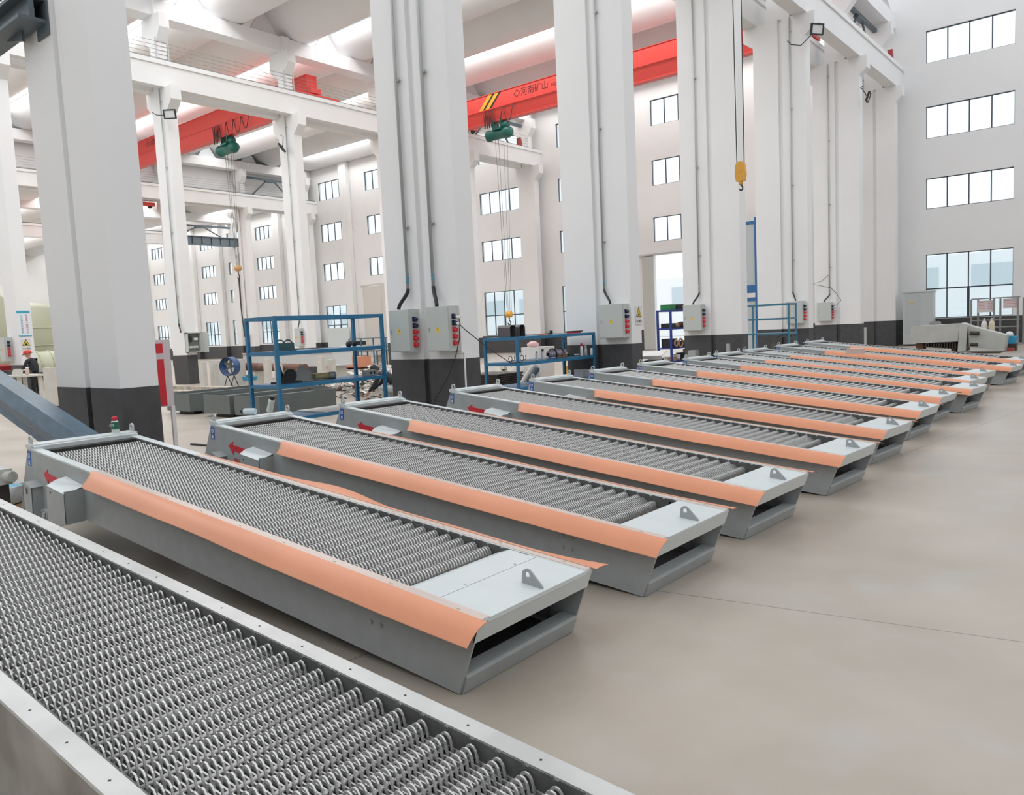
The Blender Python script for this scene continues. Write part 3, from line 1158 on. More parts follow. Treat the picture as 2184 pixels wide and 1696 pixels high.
def rack(x, y0, y1, depth, tiers, label, m=BLUE, post=0.055, shelves=(), loc_label=None, name='storage_rack'):
    root = empty(name, (x, y0, 0))
    tag(root, label, 'rack')
    L = y1 - y0
    H = tiers[0]
    for (px, py) in ((-post, 0), (-post, L - post), (-depth, 0), (-depth, L - post)):
        b = MB()
        b.box(px, px + post, py, py + post, 0, H)
        b.build('post', m, root)
    for i, z in enumerate(tiers):
        b = MB()
        t = 0.06 if i < 2 else 0.05
        b.box(-post - .001, -.004, post, L - post, z - t, z - .002).box(-depth + .004, -depth + post, post, L - post, z - t, z - .002)
        b.box(-depth + post, -post, .004, post - .004, z - t, z - .002).box(-depth + post, -post, L - post + .004, L - .004, z - t, z - .002)
        b.build('shelf_frame', m, root)
        if i in shelves:
            b = MB()
            b.box(-depth + .01, -.01, post * .3, L - post * .3, z - .002, z + .004)
            b.build('shelf_board', m, root)
    return root


rack(-10.68, 7.12, 9.38, 0.85, (2.06, 1.49, 0.955, 0.42), 'tall open blue rack between the nearest and two-box columns', shelves=(1, 2, 3))
rack(-10.28, 12.66, 15.62, 0.95, (1.50, 0.955, 0.43), 'low blue rack loaded with bottles and bags', shelves=(0, 1, 2))
slim = rack(-9.0, 25.6, 27.1, 0.7, (2.08, 1.62, 1.13), 'small slim blue rack near the far socket boxes', m=mat('faded_blue_paint', (0.06, 0.20, 0.30), 0.4), post=0.05, shelves=(2,))
slim.rotation_euler = (0, 0, R(90))

# things on the tall blue rack
def thing(name, label, cat, loc, rot=(0, 0, 0), group=None):
    o = empty(name, loc, rot)
    return tag(o, label, cat, group)


t = thing('cut_off_saw', 'black cut-off saw with upright handle on the tall rack', 'power tool', (-11.1, 7.55, 0.96))
b = MB(); b.box(-.14, .14, -.2, .22, 0, .03); b.cyl((-.05, .08, .12), (.04, .08, .12), .11, 16); b.build('base', BLACK, t)
b = MB(); b.cyl((0, -.05, .08), (0, -.12, .30), .022, 8); b.box(-.05, .05, -.14, .06, .03, .12); b.build('handle', BLACK, t)
t = thing('wire_feeder', 'green-black wire machine on the middle shelf', 'machine', (-11.1, 7.56, 1.495))
b = MB(); b.box(-.13, .13, -.15, .15, 0, .02); b.ring((0, -.07, .10), .08, .012, 'x', 14, 6); b.ring((0, .08, .10), .08, .012, 'x', 14, 6); b.build('coil', mat('dark_green_metal', (0.03, 0.09, 0.09), 0.5), t)
b = MB(); b.box(-.1, .1, -.12, .13, .02, .13); b.build('body', mat('dark_green_metal', (0.03, 0.09, 0.09), 0.5), t)
t = thing('ear_protector', 'small black ear protector lying on middle shelf', 'ear protector', (-11.0, 8.88, 1.495))
b = MB(); b.lathe([(0.01, -.03), (.05, -.025), (.05, .02), (.02, .03)], (0, -.06, .05), 12, 'y'); b.lathe([(0.01, -.03), (.05, -.025), (.05, .02), (.02, .03)], (0, .07, .06), 12, 'y'); b.tube([(0, -.05, .05), (0, -.03, .10), (0, .04, .11), (0, .07, .06)], .008, 6); b.build('headband', BLACK, t)
b = MB()
b.cyl((-11.15, 8.15, 1.02), (-11.12, 8.42, 1.02), 0.055, 16)
tag(b.build('cylinder_tube', mat('yellow_grey_metal', (0.40, 0.33, 0.16), 0.5)), 'yellowish metal cylinder lying on the lower rack shelf', 'cylinder')
b = MB()
b.cyl((-11.12, 8.43, 1.02), (-11.10, 8.55, 1.02), 0.062, 16)
tag(b.build('end_cap', mat('grey_metal', (0.3, 0.31, 0.3), 0.5, 0.3)), 'grey round cap beside the yellowish cylinder', 'cap')
b = MB()
b.prism([(0, 0), (.55, 0), (.40, .17), (.22, .28), (.06, .12)], -11.20, -11.18, 'x', Matrix.Translation((0, 7.70, 0.962)))
tag(b.build('sheet_offcut', mat('dull_sheet', (0.36, 0.36, 0.35), 0.5, 0.3)), 'dull grey sheet offcut propped on the lower rack shelf', 'metal sheet')
t = thing('metal_block', 'grey metal block with two round holes on rack end', 'metal block', (-10.9, 9.17, 0.962))
b = MB(); b.box(-.06, .06, -.12, .12, 0, .10); b.build('body', mat('grey_metal', (0.3, 0.31, 0.3), 0.5, 0.3), t)
for yy in (-.02, .06):
    b = MB(); b.cyl((.055, yy, .05), (.062, yy, .05), .022, 12); b.build('hole_shade', BLACK, t)  # black disc painted as the shade inside the hole
b = MB(); b.tube([(-10.66, 7.2, .42), (-10.6, 7.3, .30), (-10.55, 7.5, .12), (-10.5, 7.8, .01)], .008, 6)
tag(b.build('power_cable', BLACK), 'black cable hanging from the tall rack corner', 'cable')
b = MB(); b.box(-11.5, -10.72, 8.0, 9.2, .427, .445)
tag(b.build('sheet_offcut', BARE), 'pale sheet lying on the lowest rack shelf', 'metal sheet')

# things on the low rack
HOOD = mat('brown_bent_steel', (0.11, 0.10, 0.10), 0.45, 0.3)
for i, (yy, lb) in enumerate(((12.83, 'left of two dark bent steel covers on the low rack'), (13.15, 'right of two dark bent steel covers on the low rack'))):
    b = MB()
    b.prism([(yy, 1.506), (yy, 1.71), (yy + .04, 1.76), (yy + .16, 1.76), (yy + .20, 1.71), (yy + .20, 1.506), (yy + .19, 1.506), (yy + .19, 1.705), (yy + .155, 1.75), (yy + .045, 1.75), (yy + .01, 1.705), (yy + .01, 1.506)], -10.95, -10.6, 'x')
    b.box(-10.95, -10.94, yy + .01, yy + .19, 1.506, 1.74)
    tag(b.build('steel_cover', HOOD), lb, 'metal cover', 'dark bent covers')
t = thing('pipe_wrench', 'red-handled tool lying mid-way along the rack top', 'tool', (-10.75, 14.3, 1.506))
b = MB(); b.box(-.02, .02, -.20, .05, 0, .03); b.build('handle', REDP, t)
b = MB(); b.box(-.03, .03, .05, .22, 0, .035); b.box(-.03, .03, .18, .22, 0, .09); b.build('jaw', BLACK, t)
t = thing('level_bar', 'black and red tool bar on the rack top end', 'tool', (-10.6, 15.25, 1.506))
b = MB(); b.box(-.03, .03, -.30, .22, 0, .03); b.build('red_body', REDP, t)
b = MB(); b.box(-.02, .02, -.35, .30, .03, .055); b.build('black_bar', BLACK, t)
b = MB(); b.box(-10.80, -10.5, 13.95, 14.05, 1.506, 1.515)
tag(b.build('folding_rule', YEL), 'flat yellow rule on the rack top', 'ruler')


def bottle(x, y, z, h, r, m, cap, label, cat='spray can', grp='bottles and cans on the low rack', name='spray_can', rot=(0, 0, 0)):
    t = thing(name, label, cat, (x, y, z), rot, grp)
    b = MB()
    b.lathe([(r * .9, 0), (r, .01), (r, h * .72), (r * .85, h * .78), (r * .45, h * .80)], (0, 0, 0), 16)
    b.build('can_body', m, t)
    b = MB()
    b.lathe([(r * .5, h * .80), (r * .75, h * .81), (r * .75, h * .97), (r * .6, h)], (0, 0, 0), 14)
    b.build('cap', cap, t)
    return t


bottle(-10.55, 13.66, .96, .20, .033, WHITE, GALV, 'left of two white cans near the rack post')
bottle(-10.55, 13.88, .96, .23, .038, WHITE, BLACK, 'right of two white cans near the rack post')
bottle(-10.40, 15.20, .96, .30, .036, WHITE, REDP, 'red-capped bottle on the rack shelf')
bottle(-10.42, 15.40, .96, .24, .034, BARE, WHITE, 'silver can with white cap on rack shelf')
bottle(-10.36, 15.55, .96, .22, .032, WHITE, BLACK, 'white can with dark cap at rack shelf end')
b = MB()
b.smooth = True
for (c_, r0) in (((-10.8, 14.62, 1.04), .10),):
    P = []
    for i in range(17):
        t_ = i / 16
        y_ = 14.32 + .72 * t_
        rr = .095 * math.sin(math.pi * min(1, t_ * 1.0 + .02)) ** .35
        P.append([(-10.75 + rr * 1.2 * math.cos(a * math.pi / 8), y_ + .02 * math.sin(a), 1.055 + .04 * t_ + rr * (1 + .1 * math.sin(5 * t_ * 3 + a)) * math.sin(a * math.pi / 8)) for a in range(17)])
    b.grid(P)
stp = mat('striped_cloth', (0.62, 0.58, 0.60), 0.9)
nt_ = stp.node_tree
wv = nt_.nodes.new('ShaderNodeTexWave')
wv.bands_direction = 'Y'
wv.inputs['Scale'].default_value = 6
tc = nt_.nodes.new('ShaderNodeTexCoord')
rp = nt_.nodes.new('ShaderNodeValToRGB')
rp.color_ramp.elements[0].color = (0.35, 0.22, 0.35, 1)
rp.color_ramp.elements[1].color = (0.75, 0.72, 0.74, 1)
nt_.links.new(tc.outputs['Object'], wv.inputs['Vector'])
nt_.links.new(wv.outputs['Fac'], rp.inputs['Fac'])
nt_.links.new(rp.outputs['Color'], nt_.nodes['Principled BSDF'].inputs['Base Color'])
o = tag(b.build('striped_bag', stp), 'striped cloth bundle strapped in black on the shelf', 'bag')
for yy in (14.52, 14.80):
    s_ = MB(); s_.ring((-10.75, yy, 1.05), .128, .012, 'y', 18, 5); s_.build('strap', BLACK, o)
b = MB()
b.grid([[(-10.98 + .1 * i, 14.98 + .05 * j + .01 * i, .965 + .05 * abs(math.sin(i * 1.3 + j * .9))) for j in range(7)] for i in range(4)])
tag(b.build('green_rag', mat('green_cloth', (0.03, 0.14, 0.05), 0.9)), 'green rag beside the striped bundle', 'cloth')
b = MB()
b.grid([[(-10.95 + .12 * i, 15.35 + .09 * j, .985 + .015 * math.sin(i * 2 + j * 1.7) - (.06 if j > 4 else 0)) for j in range(7)] for i in range(4)])
tag(b.build('plastic_bag', WHITE), 'crumpled white bag at the low rack shelf end', 'bag')
for yy, lb in ((12.98, 'left wire loop tool near the rack post'), (13.38, 'right wire loop tool near the rack post')):
    b = MB(); b.ring((-10.75, yy, 1.03), .06, .008, 'x', 16, 5); b.tube([(-10.75, yy, .97), (-10.7, yy + .08, 1.0), (-10.72, yy + .1, 1.09)], .008, 5)
    tag(b.build('wire_tool', BLACK), lb, 'tool', 'wire loop tools')
for yy, lb in ((14.25, 'left small upright steel plate on shelf'), (14.45, 'right small upright steel plate on shelf')):
    b = MB(); b.box(-10.42, -10.40, yy, yy + .13, .96, 1.06)
    tag(b.build('steel_plate', RUST), lb, 'metal plate', 'small upright plates')

# under and behind the low rack
t = thing('gas_cylinder', 'large pale cylinder with black letters leaning under the rack', 'cylinder', (-11.55, 14.5, 0.40), (0, R(38), R(10)))
b = MB(); b.lathe([(.10, -.28), (.125, -.24), (.125, .42), (.09, .48)], (0, 0, 0), 20); b.build('body', mat('pale_cylinder_paint', (0.55, 0.54, 0.52), 0.4), t)
text('OXYGEN', 'lettering', 0.09, BLACK, (0.03, -0.123, 0.08), (R(90), R(90), 0), t)
b = MB(); b.ring((0, 0, -.28), .11, .015, 'z', 20, 6); b.build('foot_ring', BLACK, t)
b = MB(); b.box(-12.15, -11.9, 16.9, 17.2, 0, .62); b.ring((-12.02, 16.9, .68), .10, .012, 'y', 12, 6)
tag(b.build('yellow_bucket', YEL), 'yellow canister standing behind the low rack', 'canister')
t = thing('tote_bin', 'pale plastic crate with pink bag behind the rack', 'crate', (-13.0, 16.9, 0))
b = MB(); b.prism([(-.28, 0.0), (.28, 0.0), (.36, 1.15), (-.36, 1.15)], -.3, .3, 'x'); b.build('bin', WHITE, t)
b = MB(); b.smooth = True; b.lathe([(.02, 0), (.15, .03), (.17, .10), (.08, .16), (.01, .17)], (-.05, -.15, 1.14), 12); b.build('pink_bag', mat('pale_pink_plastic', (0.7, 0.45, 0.45), 0.6), t)
for i, (x, y, wd, lb) in enumerate(((-10.75, 15.55, .10, 'narrow white carton'), (-10.62, 15.68, .09, 'middle white carton'), (-10.48, 15.80, .08, 'small white carton'))):
    b = MB(); b.box(x - .1, x + .1, y - wd / 2, y + wd / 2, .436, .62)
    tag(b.build('carton', WHITE), lb + ' standing at the low rack end', 'box', 'white cartons at the rack end')


def heap(name, cx, cy, rx, ry, h, n, mats_, label, cat, seed, flat=0.03, size=(.1, .4), z0=0.0):
    rnd = random.Random(seed)
    b = MB()
    for i in range(n):
        a = rnd.uniform(0, 6.283)
        q = rnd.random() ** .6
        x = cx + rx * q * math.cos(a)
        y = cy + ry * q * math.sin(a)
        z = z0 + h * (1 - q) * rnd.uniform(.15, 1.0) + .03
        s1, s2 = rnd.uniform(*size), rnd.uniform(*size) * .5
        T = Matrix.Translation((x, y, z)) @ Euler((rnd.uniform(-.45, .45), rnd.uniform(-.45, .45), rnd.uniform(0, 6.28))).to_matrix().to_4x4()
        b.use(rnd.choice(mats_))
        r_ = rnd.random()
        if r_ < .62:
            b.prism([(-s1 / 2, -s2 / 2), (s1 / 2 * rnd.uniform(.5, 1), -s2 / 2), (s1 / 2, s2 / 2 * rnd.uniform(.3, 1)), (-s1 / 2 * rnd.uniform(.3, 1), s2 / 2)], -flat / 2, flat / 2, 'z', T)
        elif r_ < .85:
            b.cyl(T @ Vector((-s1 / 2, 0, 0)), T @ Vector((s1 / 2, 0, 0)), rnd.uniform(.012, .04), 8)
        else:
            b.box(-s1 / 3, s1 / 3, -s2 / 3, s2 / 3, -s2 / 4, s2 / 4, T)
    return tag(b.build(name), label, cat, kind='stuff')


DK = mat('dark_scrap', (0.06, 0.05, 0.045), 0.5, 0.3)
LT = mat('shiny_scrap', (0.62, 0.60, 0.57), 0.35, 0.6)
heap('scrap_heap', -17.5, 14.4, 3.2, 2.2, .6, 460, [SCRAP, DK, LT, RUST, LT, BARE], 'large heap of steel offcuts seen through the tall blue rack', 'scrap heap', 3, size=(.08, .36))
heap('scrap_heap', -19.6, 18.6, 2.2, 1.3, .6, 200, [SCRAP, BARE, LT, CREAM], 'heap of plates and pipes beyond the main scrap heap', 'scrap heap', 5, size=(.1, .6))
heap('scrap_heap', -11.45, 14.0, .62, 1.1, .30, 110, [DK, LT, SCRAP, RUST, SACK], 'clutter of metal parts under the low rack', 'scrap heap', 8, size=(.06, .30))
heap('scrap_heap', -15.4, 18.6, 1.6, 1.3, .6, 130, [DK, SACK, CARD, RUST, BARE], 'mixed scrap behind the low rack', 'scrap heap', 12, size=(.1, .5))
heap('scrap_heap', -25.0, 22.2, 3.0, 1.7, .4, 120, [BARE, CREAM, LT, SCRAP], 'loose sheets scattered before the wooden crate', 'scrap heap', 21, size=(.2, .9))
for i, (x, y, z, n) in enumerate(((-12.9, 14.9, 0, 7),)):
    for k in range(n):
        b = MB(); b.box(x - .55 + .04 * (k % 3), x + .55, y - .5, y + .5 - .05 * (k % 2), .28 + k * .045, .312 + k * .045)
        tag(b.build('steel_sheet', DK), 'dark steel sheet in the stack left of the low rack', 'metal sheet', 'stacked dark sheets')
b = MB(); b.box(-13.4, -12.4, 14.5, 14.6, 0, .28).box(-13.4, -12.4, 15.2, 15.3, 0, .28)
tag(b.build('timber_skid', RUST), 'rusty skids under the stack of dark sheets', 'skid')
for i, (cx, cy, rr, hh, lb) in enumerate(((-12.5, 12.75, .36, .62, 'pale cloth sack slumped under the low rack'), (-14.0, 15.8, .5, .7, 'cream sack beside the dark sheet stack'), (-13.1, 16.3, .42, .8, 'tan sack behind the leaning cylinder'))):
    b = MB(); b.smooth = True
    rnd = random.Random(i + 40)
    prof = [(rr * .8, 0), (rr * 1.05, hh * .2), (rr, hh * .5), (rr * .65, hh * .85), (rr * .25, hh), (rr * .05, hh * 1.02)]
    b.lathe(prof, (cx, cy, 0), 14)
    b.v = [(v[0] + rnd.uniform(-.05, .05), v[1] + rnd.uniform(-.05, .05), max(0, v[2] + rnd.uniform(-.04, .04))) for v in b.v]
    tag(b.build('cloth_sack', SACK), lb, 'sack', 'cloth sacks')

# ------------------------------------------------------------------ grey-green troughs behind the tall rack
for (x0, x1, y0, y1, lb) in ((-18.65, -17.55, 9.25, 11.6, 'leftmost grey-green steel trough next to the red cabinet'), (-16.85, -15.75, 9.22, 11.8, 'middle one of the three grey-green steel troughs'), (-15.52, -14.55, 9.2, 11.2, 'rightmost grey-green trough, behind the tall blue rack')):
    t = thing('steel_trough', lb, 'trough', (x0, y0, 0), group='grey-green troughs on blocks')
    b = MB()
    L_, W_ = x1 - x0, y1 - y0
    b.box(0, L_, 0, .02, .08, .50).box(0, L_, W_ - .02, W_, .08, .50).box(0, .02, .02, W_ - .02, .08, .50).box(L_ - .02, L_, .02, W_ - .02, .08, .50)
    b.box(.02, L_ - .02, .02, W_ - .02, .08, .10)
    b.box(.02, L_ - .02, .02, W_ - .02, .42, .44)
    b.build('body', TROUGH, t)
    for yy in (.2, W_ - .4):
        b = MB(); b.box(.2, L_ - .2, yy, yy + .2, 0, .08); b.build('block', DK, t)

# ------------------------------------------------------------------ teal beam and crane bracing near the first column
t = thing('steel_beam', 'dark teal folded steel beam slanting down behind the first screen', 'steel beam', (0, 0, 0))
b = MB()
A, B_ = Vector((-8.30, 3.45, .56)), Vector((-12.2, 3.45, 1.52))
d_ = (B_ - A).normalized()
up = Vector((-d_.z, 0, d_.x)) * -1
if up.z < 0:
    up = -up


def sweep(b, sec):
    # sec in (offset along up, offset along -Y)
    n = len(b.v)
    k = len(sec)
    for P_ in (A, B_):
        for (u_, v_) in sec:
            q = P_ + up * u_ + Vector((0, -v_, 0))
            b.v.append(tuple(q))
    for i in range(k):
        j = (i + 1) % k
        b.face([n + i, n + j, n + k + j, n + k + i])
    b.face([n + i for i in range(k)])
    b.face([n + k + i for i in reversed(range(k))])


sweep(b, [(0.20, 0.0), (0.20, 0.20), (0.06, 0.26), (-0.10, 0.20), (-0.12, 0.12), (-0.22, 0.16), (-0.22, 0.0)])
b.build('folded_web', TEAL, t)
b = MB()
b.box(-8.5, -8.44, 3.2, 3.4, 0.0, .62).box(-12.1, -12.0, 3.2, 3.4, 0.0, 1.35)
b.build('prop_leg', TEAL, t)
t = thing('crane_brace', 'dark steel brace bolted to the nearest column near the top left', 'steel brace', (0, 0, 0))
b = MB(); b.box(-13.6, -10.45, 3.92, 3.98, 5.68, 5.90); b.box(-13.6, -10.45, 3.80, 4.10, 5.90, 5.94); b.box(-13.6, -10.45, 3.80, 4.10, 5.64, 5.68); b.build('beam', SLATE, t)
b = MB(); b.box(-13.6, -11.1, 3.85, 3.95, 6.12, 6.18); b.build('upper_rail', SLATE, t)
b = MB(); b.box(-10.75, -10.40, 4.10, 4.115, 5.5, 6.2); b.prism([(-10.9, 5.64), (-10.9, 5.52), (-11.4, 5.64)], 3.98, 4.01); b.build('bracket', SLATE, t)

# ------------------------------------------------------------------ spray cans on the machine heads
t = bottle(-7.60, 3.25, .852, .185, .033, mat('green_white_can', (0.55, 0.60, 0.55), 0.4), REDP, 'red-capped spray can standing on the nearest painted screen', grp=None)
b = MB(); b.cyl((0, 0, .065), (0, 0, .135), .0335, 16, caps=False); b.build('label_band', mat('green_label', (0.02, 0.12, 0.08), 0.4), t)
text('ATF', 'lettering', 0.035, WHITE, (0.008, -0.034, 0.105), (R(90), 0, R(18)), t)
bottle(-7.55, 4.72, .925, .19, .033, mat('pale_blue_can', (0.55, 0.63, 0.68), 0.4), BLACK, 'spray can lying on its side on the second screen head', grp=None, rot=(R(90), 0, R(-70)))
bottle(-7.50, 4.86, .905, .19, .034, mat('green_white_can', (0.55, 0.60, 0.55), 0.4), BLACK, 'tilted green and white spray can on the second screen head', grp=None, rot=(0, R(25), 0))

# ------------------------------------------------------------------ overhead cranes
def crane(y, xa, xb, label, hoist_x, hook_z, dz=0.0, stripes=None, letter=None, sling=0.0, loops=8, hookcol=None):
    root = empty('overhead_crane', (0, y, 12.96 + dz))
    tag(root, label, 'overhead crane', 'red overhead cranes')
    b = MB()
    b.use(REDC)
    b.box(xa, xb, 0, 0.60, 0.68, 1.45)                      # web box
    b.box(xa, xb, -0.03, 0.63, 1.45, 1.48)
    b.prism([(-0.02, 0.68), (0.62, 0.68), (0.48, 0.06), (0.30, 0.06), (0.12, 0.06)], xa, xb, 'x')
    b.box(xa, xb, 0.10, 0.50, 0.0, 0.06)
    b.box(xa, xb, -0.045, -0.03, 0.655, 0.70)
    b.build('girder', None, root)
    if stripes is not None:
        for i, (cc, dx) in enumerate(((YELS, 0), (BLACK, .30), (YELS, .46), (BLACK, .76))):
            b = MB()
            x0 = stripes + dx
            wd = .30 if cc is YELS else .16
            T = Matrix(((1, 0, 0, 0), (0, 1, 0, 0), (0, 0, 1, 0), (0, 0, 0, 1)))
            b.prism([(x0, 0.70), (x0 + wd, 0.70), (x0 + wd + .75, 1.45), (x0 + .75, 1.45)], -0.004, -0.001)
            b.build('hazard_stripe', cc, root)
    if letter:
        text('◇河南矿山', 'lettering', 0.46, mat('dark_maroon_ink', (0.10, 0.01, 0.01), 0.5), (letter, -0.004, 1.08), FACE_Y, root, align='LEFT')
        text('HENANMINE', 'lettering', 0.24, mat('dark_maroon_ink', (0.10, 0.01, 0.01), 0.5), (letter + 2.5, -0.004, 1.02), FACE_Y, root, align='LEFT')
    for xc in (xa - .15, xb + .15):
        b = MB()
        b.use(REDC).box(xc - .16, xc + .16, -1.1, 1.7, 0.24, 0.50)
        b.box(xc - .14, xc + .14, 0, .6, .56, .80)
        b.use(BLACK)
        for yy in (-.8, 1.4):
            b.cyl((xc - .06, yy, .213), (xc + .06, yy, .213), .13, 14)
        b.build('end_carriage', None, root)
    h = empty('hoist', (hoist_x, 0.30, -0.65))
    h.parent = root
    b = MB()
    b.lathe([(.10, -.85), (.30, -.84), (.31, -.70), (.27, -.66), (.27, .35), (.30, .38), (.30, .62), (.22, .80), (.08, .82)], (0, 0, 0), 20, 'x')
    b.build('drum_housing', GREEN, h)
    b = MB()
    b.lathe([(.10, -.22), (.17, -.20), (.17, .20), (.10, .22)], (0.45, -.05, .38), 14, 'x')
    b.box(-.35, -.28, -.22, .26, .18, .76).box(.22, .29, -.22, .26, .18, .76).box(-.3, .3, -.30, .30, .18, .28)
    b.build('trolley', GREEN, h)
    b = MB()
    for xx in (-.35, -.12, .25, .5):
        b.cyl((xx, 0, -.25), (xx * .35 + .05, 0, hook_z - 12.9 - dz + .65 + .12), .010, 5)
    b.build('hoist_rope', mat('steel_rope', (0.12, 0.12, 0.12), 0.5, 0.5), h)
    k = empty('hook_block', (0.05, 0, hook_z - 12.9 - dz + .65))
    k.parent = h
    b = MB()
    b.lathe([(.05, -.16), (.17, -.14), (.17, -.03), (.10, 0), (.17, .03), (.17, .14), (.05, .16)], (0, 0, 0), 16, 'x')
    b.use(BLACK) if False else None
    b.cyl((0, 0, -.1), (0, 0, -.25), .05, 8)
    b.build('hook_pulley', hookcol or mat('tan_pulley', (0.62, 0.36, 0.17), 0.5), k)
    b = MB()
    b.tube([(0, 0, -.24), (.0, 0, -.34), (.08, 0, -.42), (.10, 0, -.52), (.03, 0, -.60), (-.07, 0, -.57), (-.10, 0, -.48)], .03, 8)
    b.build('hook', BLACK, k)
    if sling:
        b = MB()
        b.tube([(0, 0, -.58), (.02, 0, -.58 - sling * .5), (.14, 0, -.58 - sling), (.16, 0, -.66 - sling)], .035, 6)
        b.tube([(.03, .03, -.58), (-.03, .04, -.58 - sling * .5), (.09, .04, -.5 - sling)], .025, 6)
        b.build('lifting_sling', mat('brown_strap', (0.06, 0.04, 0.035), 0.8), k)
    b = MB()
    for i in range(loops):
        x0 = hoist_x - .8 + (0.16 * i if i < 4 else 0.64 + 0.75 * (i - 4))
        wdt = .14 if i < 4 else .70
        dep = .95 if i < 5 else .95 - .09 * (i - 4)
        b.tube([(x0 + wdt * t / 8, -0.07, 0.62 - dep * math.sin(math.pi * t / 8)) for t in range(9)], .018, 5)
    b.build('festoon_cable', BLACK, root)
    return root


crane(33.40, -30.70, -11.5, 'red overhead crane with yellow-black stripes seen between the middle columns', -27.9, 2.4, stripes=-29.1, letter=-26.6, loops=6, hookcol=YEL)
crane(24.2, -54.45, -32.08, 'red overhead crane left of the two-box column carrying a hook with a long sling', -39.9, 5.7, sling=3.2, letter=-48.6)
crane(26.2, -66.05, -55.78, 'small far red crane glimpsed left of the nearest column', -60.4, 6.2, dz=-1.65, stripes=-63.8, loops=4)

# hook hanging in the near bay
root = empty('crane_hook', (-7.60, 18.0, 5.05))
tag(root, 'yellow hook block on two wires hanging before the tall columns', 'crane hook')
b = MB()
b.prism([(-.10, -.16), (.10, -.16), (.13, 0.0), (.11, .22), (.04, .29), (-.04, .29), (-.11, .22), (-.13, 0.0)], -.055, .055)
b.cyl((0, -.065, .10), (0, .065, .10), .05, 12)
b.build('block', YEL, root)
b = MB(); b.cyl((0, 0, -.24), (0, 0, -.16), .045, 10); b.build('swivel', YEL, root)
b = MB(); b.tube([(0, 0, -.20), (0, 0, -.25), (.04, 0, -.29), (.04, 0, -.35), (0, 0, -.38), (-.04, 0, -.34)], .018, 8); b.build('hook', BLACK, root)
b = MB(); b.cyl((-.09, 0, .2), (-.13, 0, 9.0), .011, 6); b.build('wire_rope', BLACK, root)
b = MB(); b.cyl((.09, 0, .2), (.10, 0, 9.0), .011, 6); b.build('wire_rope', BLACK, root)
b = MB(); b.lathe([(.1, -.6), (.3, -.58), (.3, .58), (.1, .6)], (0, 0, 9.2), 16, 'x'); b.build('hoist_drum', GREEN, root)
b = MB(); b.box(-2.0, 21.5, -.3, .3, 9.5, 10.1); b.box(-2.15, -1.85, -1.0, 1.0, 8.0, 8.3); b.box(-2.1, -1.9, -.2, .2, 8.3, 9.5)
b.build('bridge_girder', REDC, root)

# red crane end seen above the left girder, red stops, and trolley wires ---------------------------------
for (x, y, lb) in ((-9.55, 39.7, 'red stop at the far end of the right girder'), (-30.9, 39.2, 'red stop at the far end of the middle girder')):
    b = MB(); b.prism([(y - .2, 12.95), (y + .2, 12.95), (y + .05, 13.5), (y - .1, 13.5)], x - .1, x + .1, 'x')
    tag(b.build('rail_stop', mat('dull_red', (0.35, 0.04, 0.04), 0.6)), lb, 'rail stop', 'red rail stops')
for xw, ys, lb in ((-31.08, [10.4, 16.47, 22.45, 28.4, 34.4, 40.3], 'trolley wires above the left white girder'), (-54.78, [16.5, 22.5, 28.5, 34.6, 40.3], 'trolley wires above the far white girder')):
    root = empty('trolley_wires', (xw, 0, 0))
    tag(root, lb, 'trolley wires', 'thin trolley wires on the girders')
    for i in range(5):
        b = MB()
        for a_, c_ in zip(ys[:-1], ys[1:]):
            b.tube([(0, a_ + (c_ - a_) * t / 6, 13.15 + i * .16 - .03 * math.sin(math.pi * t / 6)) for t in range(7)], .009, 4)
        b.build('wire', mat('wire_grey', (0.25, 0.25, 0.25), 0.6), root)
    for y in ys[1:-1]:
        for q in (-.26, .26):
            b = MB()
            b.box(-.014, .014, y + q - .02, y + q + .02, 12.951, 13.95)
            for i in range(5):
                b.lathe([(.006, -.04), (.019, -.03), (.012, 0), (.019, .03), (.006, .04)], (0, y + q, 13.15 + i * .16), 8)
            b.build('insulator_bracket', mat('insulator', (0.5, 0.5, 0.5), 0.6), root)

# steel bracing in the end bay above each girder
for (x, z0, z1, lb) in ((-10.25, 12.95, 14.55, 'dark steel brace frame above the right girder'), (-31.6, 12.95, 14.5, 'dark steel brace frame above the middle girder'), (-55.2, 12.95, 14.4, 'dark steel brace frame above the far girder'), (-66.45, 11.25, 12.1, 'farthest dark steel brace frame, over the slate beam')):
    root = empty('brace_frame', (x, 37.4, z0))
    tag(root, lb, 'brace frame', 'steel brace frames of the end bay')
    b = MB(); b.box(-.08, .08, -2.5, 2.9, z1 - z0 - .06, z1 - z0 + .10); b.box(-.12, .12, -.5, .5, z1 - z0 - .16, z1 - z0 - .06); b.build('top_chord', SLATE, root)
    for sg in (-1, 1):
        b = MB(); b.tube([(0, sg * .4, z1 - z0 - .1), (0, sg * 1.9, .0)], .055, 6); b.build('diagonal', SLATE, root)
root = empty('steel_runway_beam', (-66.2, 38.2, 10.36))
tag(root, 'slate coloured steel beam spanning the farthest bay', 'steel beam')
b = MB(); b.box(-.15, .15, -3.0, 3.0, 0, .06); b.box(-.15, .15, -3.0, 3.0, .76, .82); b.box(-.02, .02, -3.0, 3.0, .06, .76); b.build('beam_web', mat('slate_web', (0.16, 0.20, 0.23), 0.5), root)
for i in range(7):
    b = MB(); b.box(.02, .14, -2.7 + .9 * i, -2.68 + .9 * i, .06, .76); b.build('stiffener', SLATE, root)

